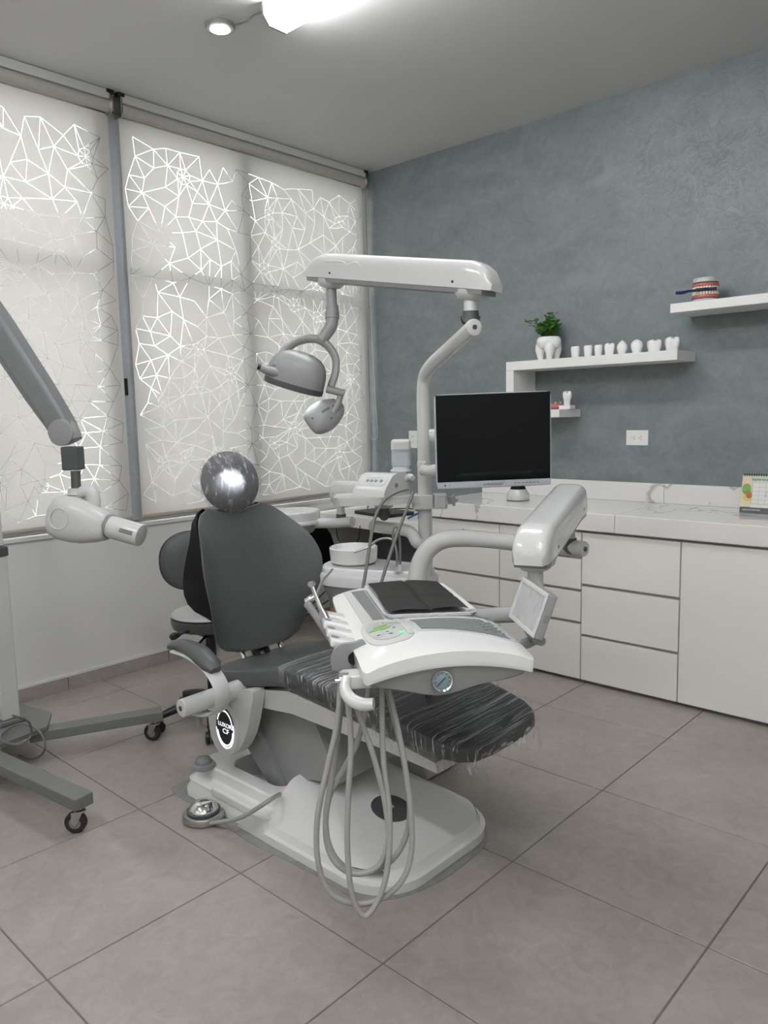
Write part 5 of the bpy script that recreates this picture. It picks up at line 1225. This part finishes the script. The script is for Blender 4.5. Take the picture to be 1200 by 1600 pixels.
sb_ = sc0+V((-.125, .012, .745)); bn = V((.90, -.43, .1)).normalized()
SBM = fr(sb_, V((0, 0, 1)).cross(bn), bn)
obj('stool_back', loft([[SBM @ V((x*k, y*k, z)) for x, y in sup(.15, .135, 40, 2.3)] for k, z in ((.6, -.012), (.93, -.010), (1, 0), (.97, .014), (.85, .024), (.5, .031), (.02, .033))]), 'leather', stl)
obj('back_rim', loft([[SBM @ V((x*k, y*k, z)) for x, y in sup(.15, .135, 40, 2.3)] for k, z in ((.5, -.024), (.98, -.020), (1.035, -.010), (1.03, .0), (.995, .001), (.9, -.0105))]), 'black', stl)
obj('back_post', tube([sb_+V((-.01, 0, -.05)), sb_+V((-.035, .0, -.18)), sc0+V((-.14, 0, .44)), sc0+V((-.02, 0, .432))], .014, 12, 5), 'black', stl)
for (p, q, r_) in (((300, 985, 3.36), (266, 996, 3.33), .009), ((312, 1010, 3.36), (278, 1016, 3.34), .009)):
    A_, B_ = at(p[0], p[1], d=p[2]), at(q[0], q[1], d=q[2]); mid = A_.lerp(B_, .55)
    obj('lever_rod', tube([sc0+V((0, 0, .43)), A_.lerp(B_, .2), mid], .006, 8, 4), 'black', stl); obj('lever_paddle', tube([mid, mid.lerp(B_, .6), B_+V((0, 0, -.006))], [.009, .016, .017, .010], 12, 4, sx=.5), 'black', stl)

# ------------------------------------------------------------------ shell chair with wooden legs at the desk
ec_ = V((.465, -.865, 0)); dch = thing('desk_chair', 'black shell chair with wooden legs at the corner desk', 'chair', ec_)
bm = B(); NU, NV = 16, 18; gg = {}
for j in range(NV+1):
    v = j/NV
    if v < .5: f = v/.5; cy, cz, hw_ = .21-.38*f, .455-.03*math.sin(f*PI), .215+.02*f
    else: f = (v-.5)/.5; cy, cz, hw_ = -.17-.10*f-.03*math.sin(f*PI/2), .455+.36*f+.02*math.sin(f*PI), .235-.02*f-.07*max(0, f-.7)/.3
    for i in range(NU+1):
        u = i/NU*2-1; lft = .045*u*u*(1 if v < .5 else .2); fw = .07*u*u*(0 if v < .5 else (v-.5)*2)
        gg[i, j] = bm.verts.new(ec_+V((hw_*u, cy+fw+(.05*u*u*min(1, v*2) if v < .5 else .05*u*u*(1-(v-.5)*2)), cz+lft)))
for i in range(NU):
    for j in range(NV): bm.faces.new((gg[i, j], gg[i+1, j], gg[i+1, j+1], gg[i, j+1]))
bmesh.ops.solidify(bm, geom=bm.faces[:], thickness=.006)
obj('chair_shell', bm, 'shellblack', dch, 60)
for sx_ in (-1, 1):
    for sy_ in (-1, 1):
        obj('leg', tube([ec_+V((.10*sx_, .09*sy_, .40)), ec_+V((.24*sx_, .22*sy_, .001))], [.016, .011], 12, 1), 'wood', dch)
for sx_ in (-1, 1):
    obj('wire_brace', tube([ec_+V((.125*sx_, -.115, .32)), ec_+V((.215*sx_, .195, .08))], .004, 8, 1), 'black', dch); obj('wire_brace', tube([ec_+V((.125*sx_, .115, .32)), ec_+V((.215*sx_, -.195, .08))], .004, 8, 1), 'black', dch)
for sy_ in (-1, 1):
    obj('wire_brace', tube([ec_+V((-.125, .115*sy_, .32)), ec_+V((.215, .195*sy_, .08))], .004, 8, 1), 'black', dch); obj('wire_brace', tube([ec_+V((.125, .115*sy_, .32)), ec_+V((-.215, .195*sy_, .08))], .004, 8, 1), 'black', dch)
obj('seat_mount', box((-.11, -.10, .395), (.11, .10, .418), .004, 1, Matrix.Translation(ec_)), 'black', dch)
